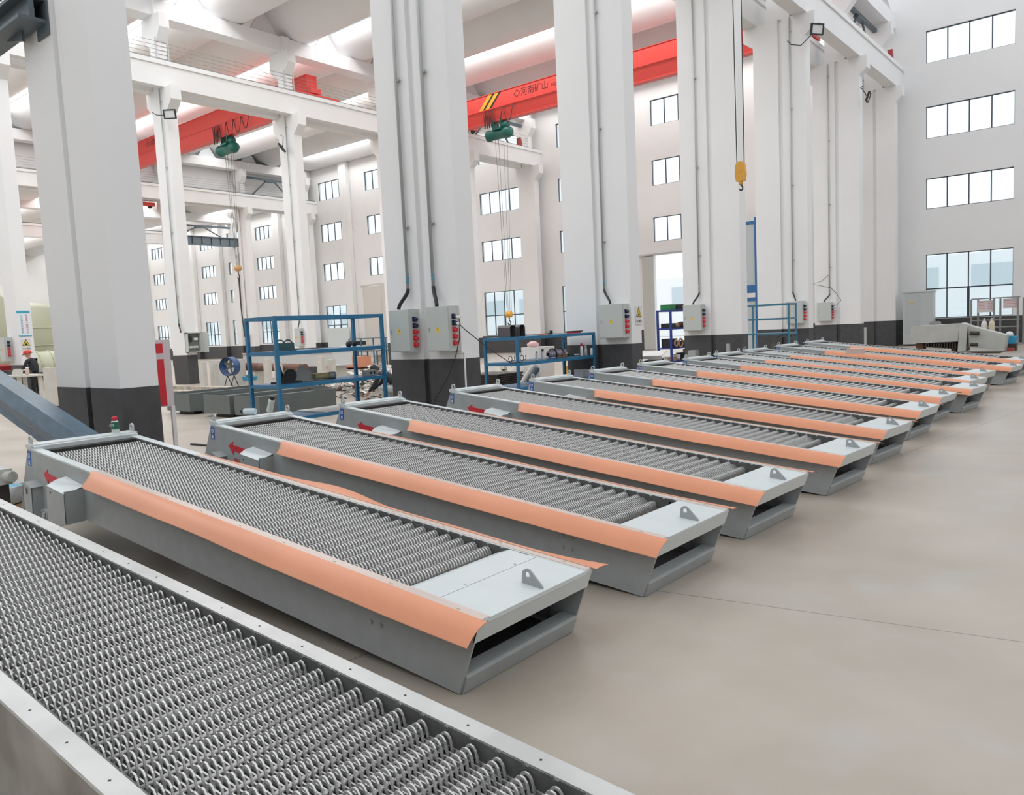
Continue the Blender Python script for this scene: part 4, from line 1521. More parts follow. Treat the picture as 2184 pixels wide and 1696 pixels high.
# floodlights ---------------------------------------------------------------------------
def flood(x, y, z, label, rz, tilt=0, arm=(-.5, .1, .1)):
    root = empty('floodlight', (x, y, z), (R(tilt), 0, R(rz)))
    tag(root, label, 'floodlight', 'black floodlights on the columns')
    b = MB()
    for (x0, x1, z0, z1) in ((-.24, .24, .14, .18), (-.24, .24, -.18, -.14), (-.24, -.20, -.14, .14), (.20, .24, -.14, .14)):
        b.box(x0, x1, -.04, .04, z0, z1)
    b.box(-.20, .20, 0.0, .04, -.14, .14)
    b.build('housing', BLACK, root)
    b = MB(); b.box(-.20, .20, -.015, -.005, -.14, .14); b.build('lens', mat('lamp_lens', (0.62, 0.64, 0.65), 0.2), root)
    b = MB(); b.tube([(0, .04, 0), (arm[0] * .4, arm[1], arm[2] - .12), (arm[0] * .8, arm[1] * 1.2, arm[2] - .10), arm], .015, 6); b.build('cable_arm', BLACK, root)
    return root


flood(-30.1, 16.05, 10.70, 'square floodlight on the column above the grey troughs', 40, 12, (-.72, .1, .1))
flood(-31.2, 21.9, 10.45, 'floodlight seen edge-on, left of the two-box column', -50, 30, (.3, .3, .4))
flood(-8.95, 27.75, 11.2, 'tilted floodlight high on the columns at right', 55, 10, (-.9, .3, -.35))
flood(-9.0, 34.0, 10.2, 'dark floodlight hanging below the right girder', 100, 20, (.1, .35, .4))

# small stay wires
b = MB(); b.tube([(-10.62, 34.10, 3.3), (-10.9, 34.0, 3.05), (-11.24, 33.95, 2.95), (-10.9, 34.0, 2.85), (-10.55, 34.1, 2.75), (-10.3, 34.0, 2.5), (-10.1, 33.95, 2.2), (-10.25, 33.9, 2.02), (-10.38, 33.9, 1.98)], .010, 5)
tag(b.build('loose_wire', BLACK), 'loose thin wire looping around the farthest socket box', 'wire')

# ------------------------------------------------------------------ middle and far ground
def simple(name, label, cat, m, fn, group=None):
    b = MB()
    fn(b)
    return tag(b.build(name, m), label, cat, group)


# blue lifting platform column behind the fourth column
root = thing('goods_lift', 'tall blue lift frame with pale panels between the columns', 'lift', (-13.9, 33.9, 0))
b = MB(); b.box(-.7, .25, -.05, .03, 5.78, 5.9).box(.18, .30, -.08, .05, 0, 6.05).box(-.82, -.70, -.08, .05, 0, 5.9).box(-.7, .18, -.06, .03, 2.75, 3.1).box(-.7, .18, -.06, .03, 2.4, 2.55); b.build('frame', mat('lift_blue', (0.02, 0.13, 0.32), 0.4), root)
b = MB(); b.box(-.70, .18, -.02, 0, 3.1, 5.78); b.build('panel', mat('lift_panel', (0.46, 0.50, 0.51), 0.5), root)
b = MB(); b.box(-.70, .18, -.02, 0, 0.2, 2.4); b.build('panel', mat('lift_panel', (0.46, 0.50, 0.51), 0.5), root)

# tall electric cabinet at right
root = thing('electric_cabinet', 'tall pale grey electric cabinet in the far right corner', 'cabinet', (-8.42, 39.9, 0))
b = MB(); b.box(-.62, .62, -.25, .35, .08, 2.45); b.box(-.66, .66, -.28, .38, 2.45, 2.5); b.build('body', mat('cabinet_pale', (0.50, 0.54, 0.54), 0.4), root)
b = MB(); b.box(-.52, .10, -.262, -.25, .55, 2.38); b.build('door', mat('cabinet_door_pale', (0.46, 0.50, 0.50), 0.4), root)
b = MB(); b.box(-.36, -.12, -.268, -.262, 1.98, 2.08); b.build('name_plate', mat('plate_tan', (0.6, 0.5, 0.3), 0.5), root)
b = MB(); b.box(-.56, .56, -.22, .3, 0, .08); b.build('plinth', DK, root)
for (x, y, lb, w_, h_) in ((-27.6, 39.9, 'grey electric cabinet with an open door right of the two-box column', 1.0, 2.3), (-51.4, 40.2, 'white electric cabinet seen through the tall blue rack', 2.0, 2.35)):
    root = thing('electric_cabinet', lb, 'cabinet', (x, y, 0))
    b = MB(); b.box(-w_ / 2, w_ / 2, -.3, .3, 0, h_); b.build('body', mat('cabinet_white', (0.60, 0.66, 0.66), 0.4), root)
    b = MB(); b.box(w_ / 2, w_ / 2 + .85, -.33, -.30, .1, h_); b.build('door', mat('cabinet_white', (0.60, 0.66, 0.66), 0.4), root)

# overturned grey machine
root = thing('overturned_screen', 'overturned pale grey machine casing lying past the last screen', 'machine', (-6.25, 33.0, 0))
PG = mat('pale_primer', (0.50, 0.51, 0.48), 0.55, noise=0.1)
b = MB(); b.prism([(-1.05, .38), (.60, .42), (.66, 1.08), (-.98, 1.03)], 0, .9); b.build('side_casing', PG, root)
b = MB(); b.prism([(.60, .05), (.86, .05), (.92, 1.02), (.70, 1.10), (.66, 1.08)], -.02, .92); b.build('cross_plate', PG, root)
b = MB(); b.prism([(.95, .22), (2.05, .02), (2.12, .60), (1.75, .72), (.92, 1.00)], .1, .9); b.build('end_casing', PG, root)
b = MB(); b.box(-.85, -.6, .2, .7, 0, .38); b.box(.35, .5, .2, .7, 0, .40); b.build('support_block', RUST, root)
b = MB()
for i in range(12):
    b.box(-.5 + i * .09, -.46 + i * .09, .05, .8, .22 - i * .008, .36)
b.build('rake_teeth', DK, root)
b = MB(); b.cyl((1.0, -.01, .72), (1.3, -.01, .70), .07, 10); b.cyl((1.0, -.01, .30), (1.25, -.01, .29), .06, 10); b.build('shaft_stub', DK, root)
simple('floor_tray', 'thin dark tray lying under the overturned machine casing', 'tray', DK, lambda b: b.box(-5.5, -4.2, 32.2, 32.8, 0, .05))

# tube frame with notices, gas cylinders, chair, tub, brick
root = thing('notice_frame', 'grey tube frame with paper notices before the right windows', 'frame', (-5.2, 38.9, 0))
for (x, y) in ((-.95, 0), (-.75, .4), (-.1, 0), (.08, .4), (.76, 0), (.92, .4)):
    b = MB(); b.box(x - .035, x + .035, y - .035, y + .035, 0, 1.98); b.build('post', mat('tube_grey', (0.25, 0.26, 0.25), 0.5), root)
for z in (1.98, 1.05, .75):
    b = MB(); b.box(-.95, .80, -.03, .03, z, z + .05); b.box(-.95, -.9, .035, .4, z, z + .05); b.box(.76, .80, .035, .4, z, z + .05); b.build('rail', mat('tube_grey', (0.25, 0.26, 0.25), 0.5), root)
for (x0, x1, z0, z1) in ((-.72, -.40, 1.42, 1.92), (-.40, -.14, 1.42, 1.92), (.22, .74, 1.55, 1.95)):
    b = MB(); b.use(mat('notice_paper', (0.66, 0.62, 0.62), 0.7)).box(x0, x1, .04, .045, z0, z1)
    b.use(mat('notice_ink', (0.55, 0.12, 0.16), 0.7))
    for i in range(5):
        b.box(x0 + .04, x1 - .04, .037, .04, z1 - .08 - i * .07, z1 - .06 - i * .07)
    b.build('notice', None, root)
for x, c_, lb in ((-5.28, (0.66, 0.65, 0.62), 'white gas cylinder, left of the pair at the tube frame'), (-5.02, (0.62, 0.55, 0.42), 'cream gas cylinder, right of the pair at the tube frame')):
    root = thing('gas_cylinder', lb, 'gas cylinder', (x, 36.3, 0), group='gas cylinders by the tube frame')
    b = MB(); b.lathe([(.10, 0), (.11, .02), (.11, .95), (.09, 1.04), (.04, 1.10)], (0, 0, 0), 18); b.build('body', mat('gas_paint_%d' % int(-x * 100), c_, 0.4), root)
    b = MB(); b.cyl((0, 0, 1.1), (0, 0, 1.2), .025, 8); b.ring((0, 0, 1.14), .05, .008, 'z', 12, 5); b.build('valve', BARE, root)
root = thing('office_chair', 'grey office chair behind the overturned machine', 'chair', (-7.3, 37.4, 0))
b = MB(); b.box(-.24, .24, -.25, .25, .44, .52); b.build('seat', mat('chair_grey', (0.30, 0.31, 0.32), 0.6), root)
b = MB(); b.prism([(-.24, .55), (.24, .55), (.22, 1.08), (.16, 1.13), (-.16, 1.13), (-.22, 1.08)], .20, .26); b.build('backrest', mat('chair_grey', (0.30, 0.31, 0.32), 0.6), root)
for sx in (-1, 1):
    b = MB(); b.tube([(sx * .25, .2, .5), (sx * .29, .15, .74), (sx * .29, -.15, .76)], .018, 6); b.build('armrest', BLACK, root)
b = MB(); b.cyl((0, 0, .08), (0, 0, .44), .025, 8)
for i in range(5):
    a = i * 1.2566
    b.tube([(0, 0, .09), (.28 * math.cos(a), .28 * math.sin(a), .04)], .02, 5)
b.build('base', BLACK, root)
root = thing('plastic_tub', 'blue plastic tub with white bag behind the overturned machine', 'tub', (-4.15, 34.3, 0))
b = MB(); b.prism([(-.20, 0.25), (.20, 0.25), (.24, .52), (-.24, .52)], -.2, .2); b.build('tub', CYAN, root)
b = MB(); b.lathe([(.02, .50), (.14, .53), (.10, .66), (.03, .70)], (-.02, 0, 0), 12); b.build('bag', WHITE, root)
b = MB(); b.box(-.22, .22, -.2, .2, 0, .25); b.build('stand', DK, root)
simple('brick', 'small red brick lying on the far right floor', 'brick', mat('brick_red', (0.42, 0.08, 0.06), 0.8), lambda b: b.box(-4.16, -3.94, 33.6, 33.75, 0, .11))
simple('rubber_strip', 'short dark strip left of the red brick', 'strip', BLACK, lambda b: b.box(-4.5, -4.3, 33.2, 33.26, 0, .03))
simple('steel_casing_stub', 'white square duct stub standing by the far wall pillars', 'duct', mat('stub_white', (0.58, 0.58, 0.54), 0.5), lambda b: b.box(-10.55, -9.95, 36.6, 37.1, 0, .98))
for (x, y, h_, wd, lb) in ((-10.62, 21.4, .78, .24, 'short galvanised duct stub near the single column'), (-9.65, 21.7, .94, .09, 'slim tall galvanised duct near the single column')):
    simple('duct_stub', lb, 'duct', GALV, lambda b: b.box(x - wd / 2, x + wd / 2, y - wd / 2, y + wd / 2, 0, h_), 'duct stubs')
for i, (x, y, z, a, lb) in enumerate(((-11.0, 19.55, .79, 18, 'upper bent bright sheet on the stack before the navy shelves'), (-11.2, 18.75, .60, -8, 'lower bent bright sheet on the stack before the navy shelves'))):
    b = MB(); T = Matrix.Translation((x, y, z)) @ Matrix.Rotation(R(a), 4, 'Z') @ Matrix.Rotation(R(12), 4, 'X')
    b.prism([(-.35, -.3), (.35, -.3), (.42, .25), (-.3, .28)], 0, .012, 'z', T); b.prism([(-.35, 0), (.35, 0), (.35, -.10), (-.35, -.10)], -.31, -.30, 'y', T)
    tag(b.build('bent_sheet', BARE), lb, 'metal sheet', 'bright bent sheets')
simple('steel_stack', 'dark stack of plates carrying the bright bent sheets', 'plate stack', DK, lambda b: b.box(-11.7, -10.6, 18.4, 20.0, 0, .42).box(-11.5, -10.8, 19.0, 20.0, .42, .62))
simple('floor_ring', 'large grey ring lying behind the farthest screens', 'ring', mat('ring_grey', (0.20, 0.20, 0.19), 0.5), lambda b: b.ring((-9.4, 25.6, .62), .42, .045, 'y', 24, 8).box(-9.7, -9.1, 25.5, 25.7, 0, .2))

# navy shelving with parts
root = rack(-13.55, 25.6, 28.6, 0.6, (2.08, 1.42, 0.70, 0.20), 'navy perforated shelving full of parts between two columns', m=NVY, post=0.07, shelves=(0, 1, 2, 3), name='part_shelving')
root2 = rack(-12.75, 27.8, 30.2, 0.6, (2.10, 1.45, 0.72, 0.22), 'second navy shelving unit half hidden by the socket box column', m=NVY, post=0.07, shelves=(0, 1, 2, 3), name='part_shelving')
rnd = random.Random(5)
cols = [(CARD, 'brown carton'), (BLACK, 'black coil box'), (WHITE, 'white tin'), (RUST, 'rusty part'), (CARD, 'tan carton')]
n_ = 0
for (x, ya, zs, nn) in ((-13.85, 25.75, (2.085, 1.425, .705, .205), 5), (-13.05, 27.95, (2.105, 1.455, .725, .225), 4)):
    for lv, z in enumerate(zs):
        for i in range(nn):
            m_, nm = cols[rnd.randrange(5)] if lv else ((BLACK, 'dark crate') if i % 2 else (mat('green_crate', (0.02, 0.2, 0.06), 0.6), 'green crate'))
            h_ = rnd.uniform(.14, .38) if lv else .2
            wd = rnd.uniform(.3, .5)
            y0 = ya + i * .56
            sh = ('top', 'second', 'third', 'bottom')[lv]
            unit = 'left' if nn == 5 else 'right'
            pl = ('first', 'second', 'third', 'fourth', 'fifth')[i]
            b = MB()
            if rnd.random() < .6 or not lv:
                b.box(x - .2, x + .2, y0, y0 + wd, z, z + h_)
                if m_ is CARD:
                    b.box(x - .01, x + .01, y0 + .01, y0 + wd - .01, z + h_, z + h_ + .002)
                b.box(x + .2, x + .203, y0 + .05, y0 + .15, z + .05, z + .10)
            else:
                b.lathe([(wd * .30, 0), (wd * .42, .01), (wd * .42, h_ * .9), (wd * .2, h_)], (x, y0 + wd / 2, z), 14)
            tag(b.build('parts_carton', m_), '%s, %s from the near end, %s shelf of %s navy unit' % (nm, pl, sh, unit), 'box', 'stock on the navy shelving')
for k, (y, r_) in enumerate(((25.85, .11), (26.2, .15))):
    b = MB(); b.smooth = False
    b.ring((-13.50, y, .86), r_, .035, 'x', 18, 8)
    tag(b.build('tape_roll', CARD), ('smaller' if k == 0 else 'larger') + ' cream paper roll at the navy shelf front', 'roll', 'paper rolls')

# cream trestle posts and long cream frame in the next bay
for i, (x, y) in enumerate(((-26.9, 14.8), (-24.6, 16.0), (-22.8, 17.0))):
    root = thing('steel_trestle', ('left', 'middle', 'right')[i] + ' cream trestle, two square posts on a rail, beyond the troughs', 'trestle', (x, y, 0), group='cream trestles')
    for yy, hh in ((0, 1.0), (.45, .88)):
        b = MB(); b.box(-.14, .14, yy - .08, yy + .08, .05, hh); b.build('post', CREAM, root)
    b = MB(); b.box(-.2, .2, -.2, .7, 0, .05); b.build('base_rail', CREAM, root)
root = thing('trough_frame', 'long cream steel trough frame with pink edges beyond the troughs', 'frame', (-27.2, 18.6, 0))
b = MB(); b.box(-3.2, 3.0, 0, .03, .55, 1.10); b.box(-3.2, 3.0, .9, .93, .55, 1.10); b.box(-3.2, 3.0, .03, .9, .55, .6); b.build('trough_side', mat('pale_grey_frame', (0.58, 0.58, 0.57), 0.5), root)
b = MB(); b.box(-3.2, 3.0, -.05, .06, 1.10, 1.15); b.box(-3.2, 3.0, .86, .98, 1.10, 1.15); b.build('pink_edge', mat('pink_film', (0.68, 0.42, 0.36), 0.5), root)
for xx in (-2.8, 0, 2.7):
    b = MB(); b.box(xx - .08, xx + .08, .1, .8, 0, .55); b.build('support', CREAM, root)
simple('grey_panel_box', 'plain light grey box left of the blue drum fan', 'box', mat('panel_grey', (0.52, 0.51, 0.49), 0.5), lambda b: b.box(-28.6, -27.0, 16.0, 16.6, 0.0, .98))
simple('brown_pipe', 'large brown steel pipe behind the blue drum fan', 'pipe', RUST, lambda b: b.cyl((-27.3, 16.8, .68), (-23.6, 16.9, .60), .15, 18))
for i, xx in enumerate((-26.6, -24.2)):
    simple('pipe_rest', ('left', 'right')[i] + ' wooden rest under the brown steel pipe', 'support', CREAM, lambda b: b.box(xx - .1, xx + .1, 16.65, 17.05, 0, .46), 'rests under the pipe')
for i, (y, z_, x0, x1) in enumerate(((12.6, .16, -25.6, -20.5), (13.6, .2, -27.5, -21.0))):
    simple('concrete_curb', ('nearer', 'farther') [i] + ' pale stained beam lying on the floor beyond the troughs', 'beam', mat('stained_cream', (0.55, 0.50, 0.43), 0.7, nscale=6, col2=(0.3, 0.26, 0.22)), lambda b: b.box(x0, x1, y, y + .3, 0, z_), 'stained floor beams')
# blue drum fan
root = thing('drum_fan', 'blue-rimmed drum fan standing before the brown pipe', 'fan', (-25.9, 15.3, .78), (0, 0, R(19)))
b = MB(); b.use(mat('fan_blue', (0.03, 0.09, 0.24), 0.4)); b.lathe([(.34, -.17), (.345, .14), (.30, .17), (.29, .16), (.33, .13), (.325, -.17)], (0, 0, 0), 28, 'y', caps=False); b.build('drum', None, root)
b = MB()
for i in range(5):
    a = i * 1.2566
    T = Matrix.Rotation(a, 4, 'Y') @ Matrix.Translation((.17, 0, 0)) @ Matrix.Rotation(R(30), 4, 'X')
    b.box(-.12, .12, -.005, .005, -.06, .06, T)
b.lathe([(.06, -.06), (.07, .05), (.02, .08)], (0, 0, 0), 14, 'y')
b.build('blades', mat('fan_grey', (0.16, 0.16, 0.16), 0.5), root)
b = MB(); b.tube([(-.15, 0, -.33), (-.25, -.1, -.78)], .015, 6); b.tube([(.15, 0, -.33), (.25, .1, -.78)], .015, 6); b.tube([(-.15, 0, -.33), (-.1, .2, -.78)], .015, 6); b.tube([(.15, 0, -.33), (.1, -.2, -.78)], .015, 6); b.build('stand', BLACK, root)
root = thing('plastic_tray', 'teal tray with green hose right of the fan', 'tray', (-25.4, 15.75, 0))
b = MB(); b.prism([(-.22, .25), (.22, .25), (.26, .38), (-.26, .38)], -.15, .15); b.build('tray', CYAN, root)
b = MB(); b.ring((0, 0, .42), .12, .03, 'z', 14, 6); b.build('hose_coil', mat('hose_green', (0.02, 0.25, 0.10), 0.5), root)
b = MB(); b.box(-.2, .2, -.12, .12, 0, .25); b.build('stand', CREAM, root)
# pink bin and wooden crate
root = thing('lidded_bin', 'pink lidded bin left of the orange wooden crate', 'bin', (-33.3, 24.3, 0))
b = MB(); b.prism([(-.30, 0.0), (.30, 0.0), (.36, .50), (-.36, .50)], -.3, .3); b.build('bin_body', PINK, root)
b = MB(); b.box(-.39, .39, -.34, .34, .50, .57); b.build('lid', PINK, root)
root = thing('wooden_crate', 'long orange wooden crate with black lettering', 'crate', (-31.8, 25.1, 0))
b = MB(); b.box(-1.55, 1.25, 0, .75, .08, .62); b.build('crate_body', WOOD, root)
b = MB(); b.box(-1.35, -1.2, 0, .75, 0, .08); b.box(-.1, .05, 0, .75, 0, .08); b.box(.95, 1.1, 0, .75, 0, .08); b.build('skid', RUST, root)
b = MB(); b.box(1.19, 1.26, -.012, 0, .08, .62); b.box(-1.0, -.95, -.012, 0, .08, .62); b.build('batten', WOOD, root)
text('NETZSCH', 'lettering', .17, BLACK, (-.45, -.004, .50), FACE_Y, root)
simple('white_carton', 'small white carton left of the pink bin', 'carton', WHITE, lambda b: b.box(-34.6, -34.2, 24.0, 24.3, 0, .28))
simple('dark_pallet_stack', 'dark green stacked trays on a stub behind the crate', 'tray stack', mat('dark_green_metal', (0.03, 0.09, 0.09), 0.5), lambda b: b.box(-37.2, -36.4, 27.3, 27.9, .9, 1.0).box(-37.1, -36.5, 27.35, 27.85, 0, .9).box(-37.3, -36.3, 27.2, 28.0, 1.0, 1.06))
# handrail and long grey trough far behind
root = thing('blue_handrail', 'thin dark blue handrail far behind the tall rack', 'handrail', (-36.0, 30.2, 0))
for xx in (-1.6, -.5, .6, 1.7, 2.6):
    b = MB(); b.box(xx - .03, xx + .03, -.03, .03, 0, 1.5); b.build('post', mat('rail_blue', (0.05, 0.12, 0.18), 0.5), root)
for z in (1.5, 1.0):
    b = MB(); b.box(-1.6, 2.6, -.02, .02, z - .04, z); b.build('rail', mat('rail_blue', (0.05, 0.12, 0.18), 0.5), root)
root = thing('trough_frame', 'long grey trough far beyond the wooden crate', 'frame', (-38.5, 30.8, 0))
b = MB(); b.prism([(-2.4, .45), (2.8, .45), (2.8, 1.12), (-1.6, 1.02), (-2.4, .85)], 0, .8); b.build('trough_side', mat('pale_grey_frame', (0.58, 0.58, 0.57), 0.5), root)
for xx in (-1.8, 2.2):
    b = MB(); b.box(xx, xx + .2, .1, .7, 0, .45); b.build('support', CREAM, root)
root = thing('work_bench', 'cluttered dark workbench near the far sliding door', 'bench', (-33.2, 28.2, 0))
b = MB(); b.box(-.9, .9, -.4, .4, .78, .83); b.build('bench_top', SLATE, root)
for sx in (-.8, .8):
    for sy in (-.35, .35):
        b = MB(); b.box(sx - .03, sx + .03, sy - .03, sy + .03, 0, .78); b.build('leg', SLATE, root)
b = MB(); b.box(-.5, -.1, -.2, .2, .83, 1.1); b.build('toolbox', CARD, root)
root = thing('hand_trolley', 'white machine stand among clutter near the far door', 'machine', (-34.6, 27.4, 0))
b = MB(); b.box(-.25, .25, -.25, .25, 0, .75); b.prism([(-.2, .75), (.2, .75), (.1, 1.15), (-.05, 1.15)], -.15, .15); b.build('body', WHITE, root)

# left background: storage tanks, tables
root = thing('storage_tank', 'pale olive ribbed tank lying beyond the red-helmeted worker', 'tank', (-37.0, 13.4, .95))
b = MB(); b.lathe([(.1, -1.0), (.55, -.95), (.68, -.75), (.68, 1.3), (.55, 1.5), (.1, 1.55)], (0, 0, 0), 24, 'y'); b.build('tank_shell', OLIVE, root)
for yy in (-.6, -.1, .4, .9):
    b = MB(); b.ring((0, yy, 0), .69, .04, 'y', 28, 6); b.build('rib', OLIVE, root)
for yy in (-.6, .7):
    b = MB(); b.box(-.4, .4, yy, yy + .2, -.95, -.5); b.build('saddle', CREAM, root)
root = thing('storage_tank', 'tall pale olive tank tower behind the poster column', 'tank', (-39.5, 13.7, 0))
b = MB(); b.lathe([(.75, 0), (.75, 3.6), (.6, 3.75), (.1, 3.85)], (0, 0, 0), 24); b.build('tank_shell', OLIVE, root)
for z in (1.1, 1.9, 2.7):
    b = MB(); b.ring((0, 0, z), .76, .03, 'z', 28, 6); b.build('rib', OLIVE, root)
root = thing('storage_tank', 'pale olive tank wall at the far left frame edge', 'tank', (-37.2, 10.9, 0))
b = MB(); b.lathe([(.95, .1), (.95, 3.9), (.8, 4.1), (.1, 4.2)], (0, 0, 0), 24); b.build('tank_shell', OLIVE, root)
b = MB(); b.ring((1.0, -.45, 1.15), .28, .03, 'x', 20, 6); b.cyl((.95, -.45, 1.15), (1.03, -.45, 1.15), .26, 18); b.build('manhole', OLIVE, root)
b = MB(); b.box(-1, 1, -1, 1, 0, .1); b.build('plinth', BLUE, root)
root = thing('work_table', 'cream work table before the red-helmeted worker', 'table', (-28.6, 9.40, 0))
b = MB(); b.box(-.85, .75, -.35, .45, .86, .92); b.build('table_top', CREAM, root)
for sx in (-.7, .6):
    for sy in (-.25, .35):
        b = MB(); b.box(sx - .05, sx + .05, sy - .05, sy + .05, 0, .86); b.build('leg', CREAM, root)
simple('table_bracket', 'cream angled bracket lying on the work table', 'bracket', CREAM, lambda b: b.prism([(-.5, .922), (.25, .922), (.25, 1.12), (-.3, 1.12), (-.45, 1.05)], 9.22, 9.29, 'y', Matrix.Translation((-28.3, 0, 0))))
bottle(-28.05, 9.42, .922, .24, .06, mat('orange_white_bottle', (0.62, 0.45, 0.38), 0.5), WHITE, 'orange-white bottle on the cream work table', 'bottle', None, 'plastic_bottle')
simple('red_sheet', 'red sheet draped low beside the helmeted worker', 'sheet', mat('dark_red_sheet', (0.28, 0.01, 0.02), 0.6), lambda b: b.prism([(-.6, 0), (.1, -.06), (.2, .10), (-.4, .16)], -.3, .1, 'y', Matrix.Translation((-30.9, 9.75, 1.10))))
simple('sheet_stand', 'dark stand carrying the red sheet', 'stand', SLATE, lambda b: b.box(-31.3, -30.9, 9.5, 9.9, 0, 1.02))
simple('cream_pedestal', 'square cream steel pedestal right of the work table', 'pedestal', CREAM, lambda b: b.box(-24.85, -24.35, 8.75, 9.1, .07, 1.18))
simple('pedestal_base', 'dark base strip under the cream pedestal', 'base', DK, lambda b: b.box(-24.9, -24.3, 8.72, 9.13, 0, .07))
# items behind the nearest painted screen at the left
root = thing('blue_lined_pan', 'round steel pan with shiny blue film behind the first screen head', 'pan', (-9.35, 2.68, 0))
b = MB(); b.lathe([(.30, .12), (.34, .14), (.34, .30), (.31, .30), (.31, .16)], (0, 0, 0), 28); b.build('pan', BARE, root)
b = MB(); b.lathe([(.05, .17), (.305, .18), (.305, .27), (.30, .27)], (0, 0, 0), 28); b.build('blue_film', mat('blue_film', (0.10, 0.50, 0.75), 0.15), root)
b = MB(); b.box(-.3, .3, -.25, .25, 0, .12); b.build('pallet', CARD, root)
simple('blue_plate', 'blue steel plate beside the first screen head', 'plate', BLUE, lambda b: b.box(-10.3, -9.2, 3.05, 3.5, 0.1, .14).box(-10.2, -10.0, 3.1, 3.4, 0, .1).box(-9.5, -9.3, 3.1, 3.4, 0, .1))
simple('gearbox', 'white wrapped gearbox beside the first screen head', 'gearbox', mat('wrapped_white', (0.55, 0.56, 0.53), 0.5, noise=0.2, nscale=14), lambda b: b.box(-8.25, -8.0, 2.3, 2.48, .50, .64).cyl((-8.12, 2.4, .57), (-7.93, 2.46, .57), .05, 12))
simple('gearbox_stand', 'dark stand under the wrapped gearbox', 'stand', DK, lambda b: b.box(-8.2, -8.05, 2.32, 2.46, 0, .5))
simple('gearbox', 'white wrapped gearbox beside the second screen head', 'gearbox', mat('wrapped_white', (0.55, 0.56, 0.53), 0.5, noise=0.2, nscale=14), lambda b: b.box(-8.1, -7.86, 3.83, 4.02, .46, .60).cyl((-7.98, 4.0, .53), (-7.78, 4.05, .53), .05, 12))
simple('gearbox_stand', 'dark stand under the second wrapped gearbox', 'stand', DK, lambda b: b.box(-8.05, -7.92, 3.85, 4.0, 0, .46))
simple('red_tray', 'small red tray behind the first screen head', 'tray', mat('tray_red', (0.35, 0.02, 0.05), 0.5), lambda b: b.box(-8.6, -8.2, 3.75, 4.02, .55, .60).box(-8.5, -8.3, 3.8, 3.95, 0, .55))
b = MB(); b.tube([(-10.0, 5.2, .015), (-10.6, 6.2, .015), (-11.3, 6.6, .015), (-12.4, 6.5, .015)], .02, 6)
tag(b.build('floor_cable', BLACK), 'black cable on the floor left of the second screen head', 'cable', 'cables on the floor')
b = MB(); b.tube([(-9.8, 5.5, .01), (-10.4, 6.4, .01), (-11.2, 7.0, .01)], .012, 6)
tag(b.build('floor_cable', CARD), 'thin tan cable beside the black floor cable', 'cable', 'cables on the floor')
# white pad on the tenth machine
simple('foam_pad', 'small pale pad sitting between the far screens', 'pad', mat('pale_pad', (0.62, 0.50, 0.45), 0.7), lambda b: b.box(-5.55, -5.2, 19.0, 19.25, .72, .85))

# ------------------------------------------------------------------ outside
root = thing('outside_building', 'pale factory building seen through the end windows', 'building', (0, 0, 0))
b = MB(); b.box(-150, 40, 76, 90, 0, 6.2); b.build('wall', OUTW, root)
for i in range(26):
    b = MB(); x = -145 + i * 7
    b.box(x, x + 4.5, 75.9, 76, 3.4, 5.2); b.build('window_band', OUTG, root)
simple('outside_ground', 'pale concrete yard outside the end wall', 'ground', mat('yard', (0.75, 0.76, 0.75), 0.9), lambda b: b.box(-160, 60, YW + .3, 140, -.2, -.02))
bpy.data.objects['outside_ground']['kind'] = 'structure'


# ------------------------------------------------------------------ people
def skin_chain(name, verts, edges, radii, m, parent, sub=2, root_i=0):
    me = bpy.data.meshes.new(name)
    me.from_pydata(verts, edges, [])
    o = bpy.data.objects.new(name, me)
    COL.objects.link(o)
    o.parent = parent
    md = o.modifiers.new('skin', 'SKIN')
    md.use_smooth_shade = True
    if not me.skin_vertices:
        return o
    for i, r_ in enumerate(radii):
        sv = me.skin_vertices[0].data[i]
        sv.radius = (r_, r_) if not isinstance(r_, tuple) else r_
        sv.use_root = i == root_i
    s_ = o.modifiers.new('subsurf', 'SUBSURF')
    s_.levels = sub
    s_.render_levels = sub
    me.materials.append(m)
    return o


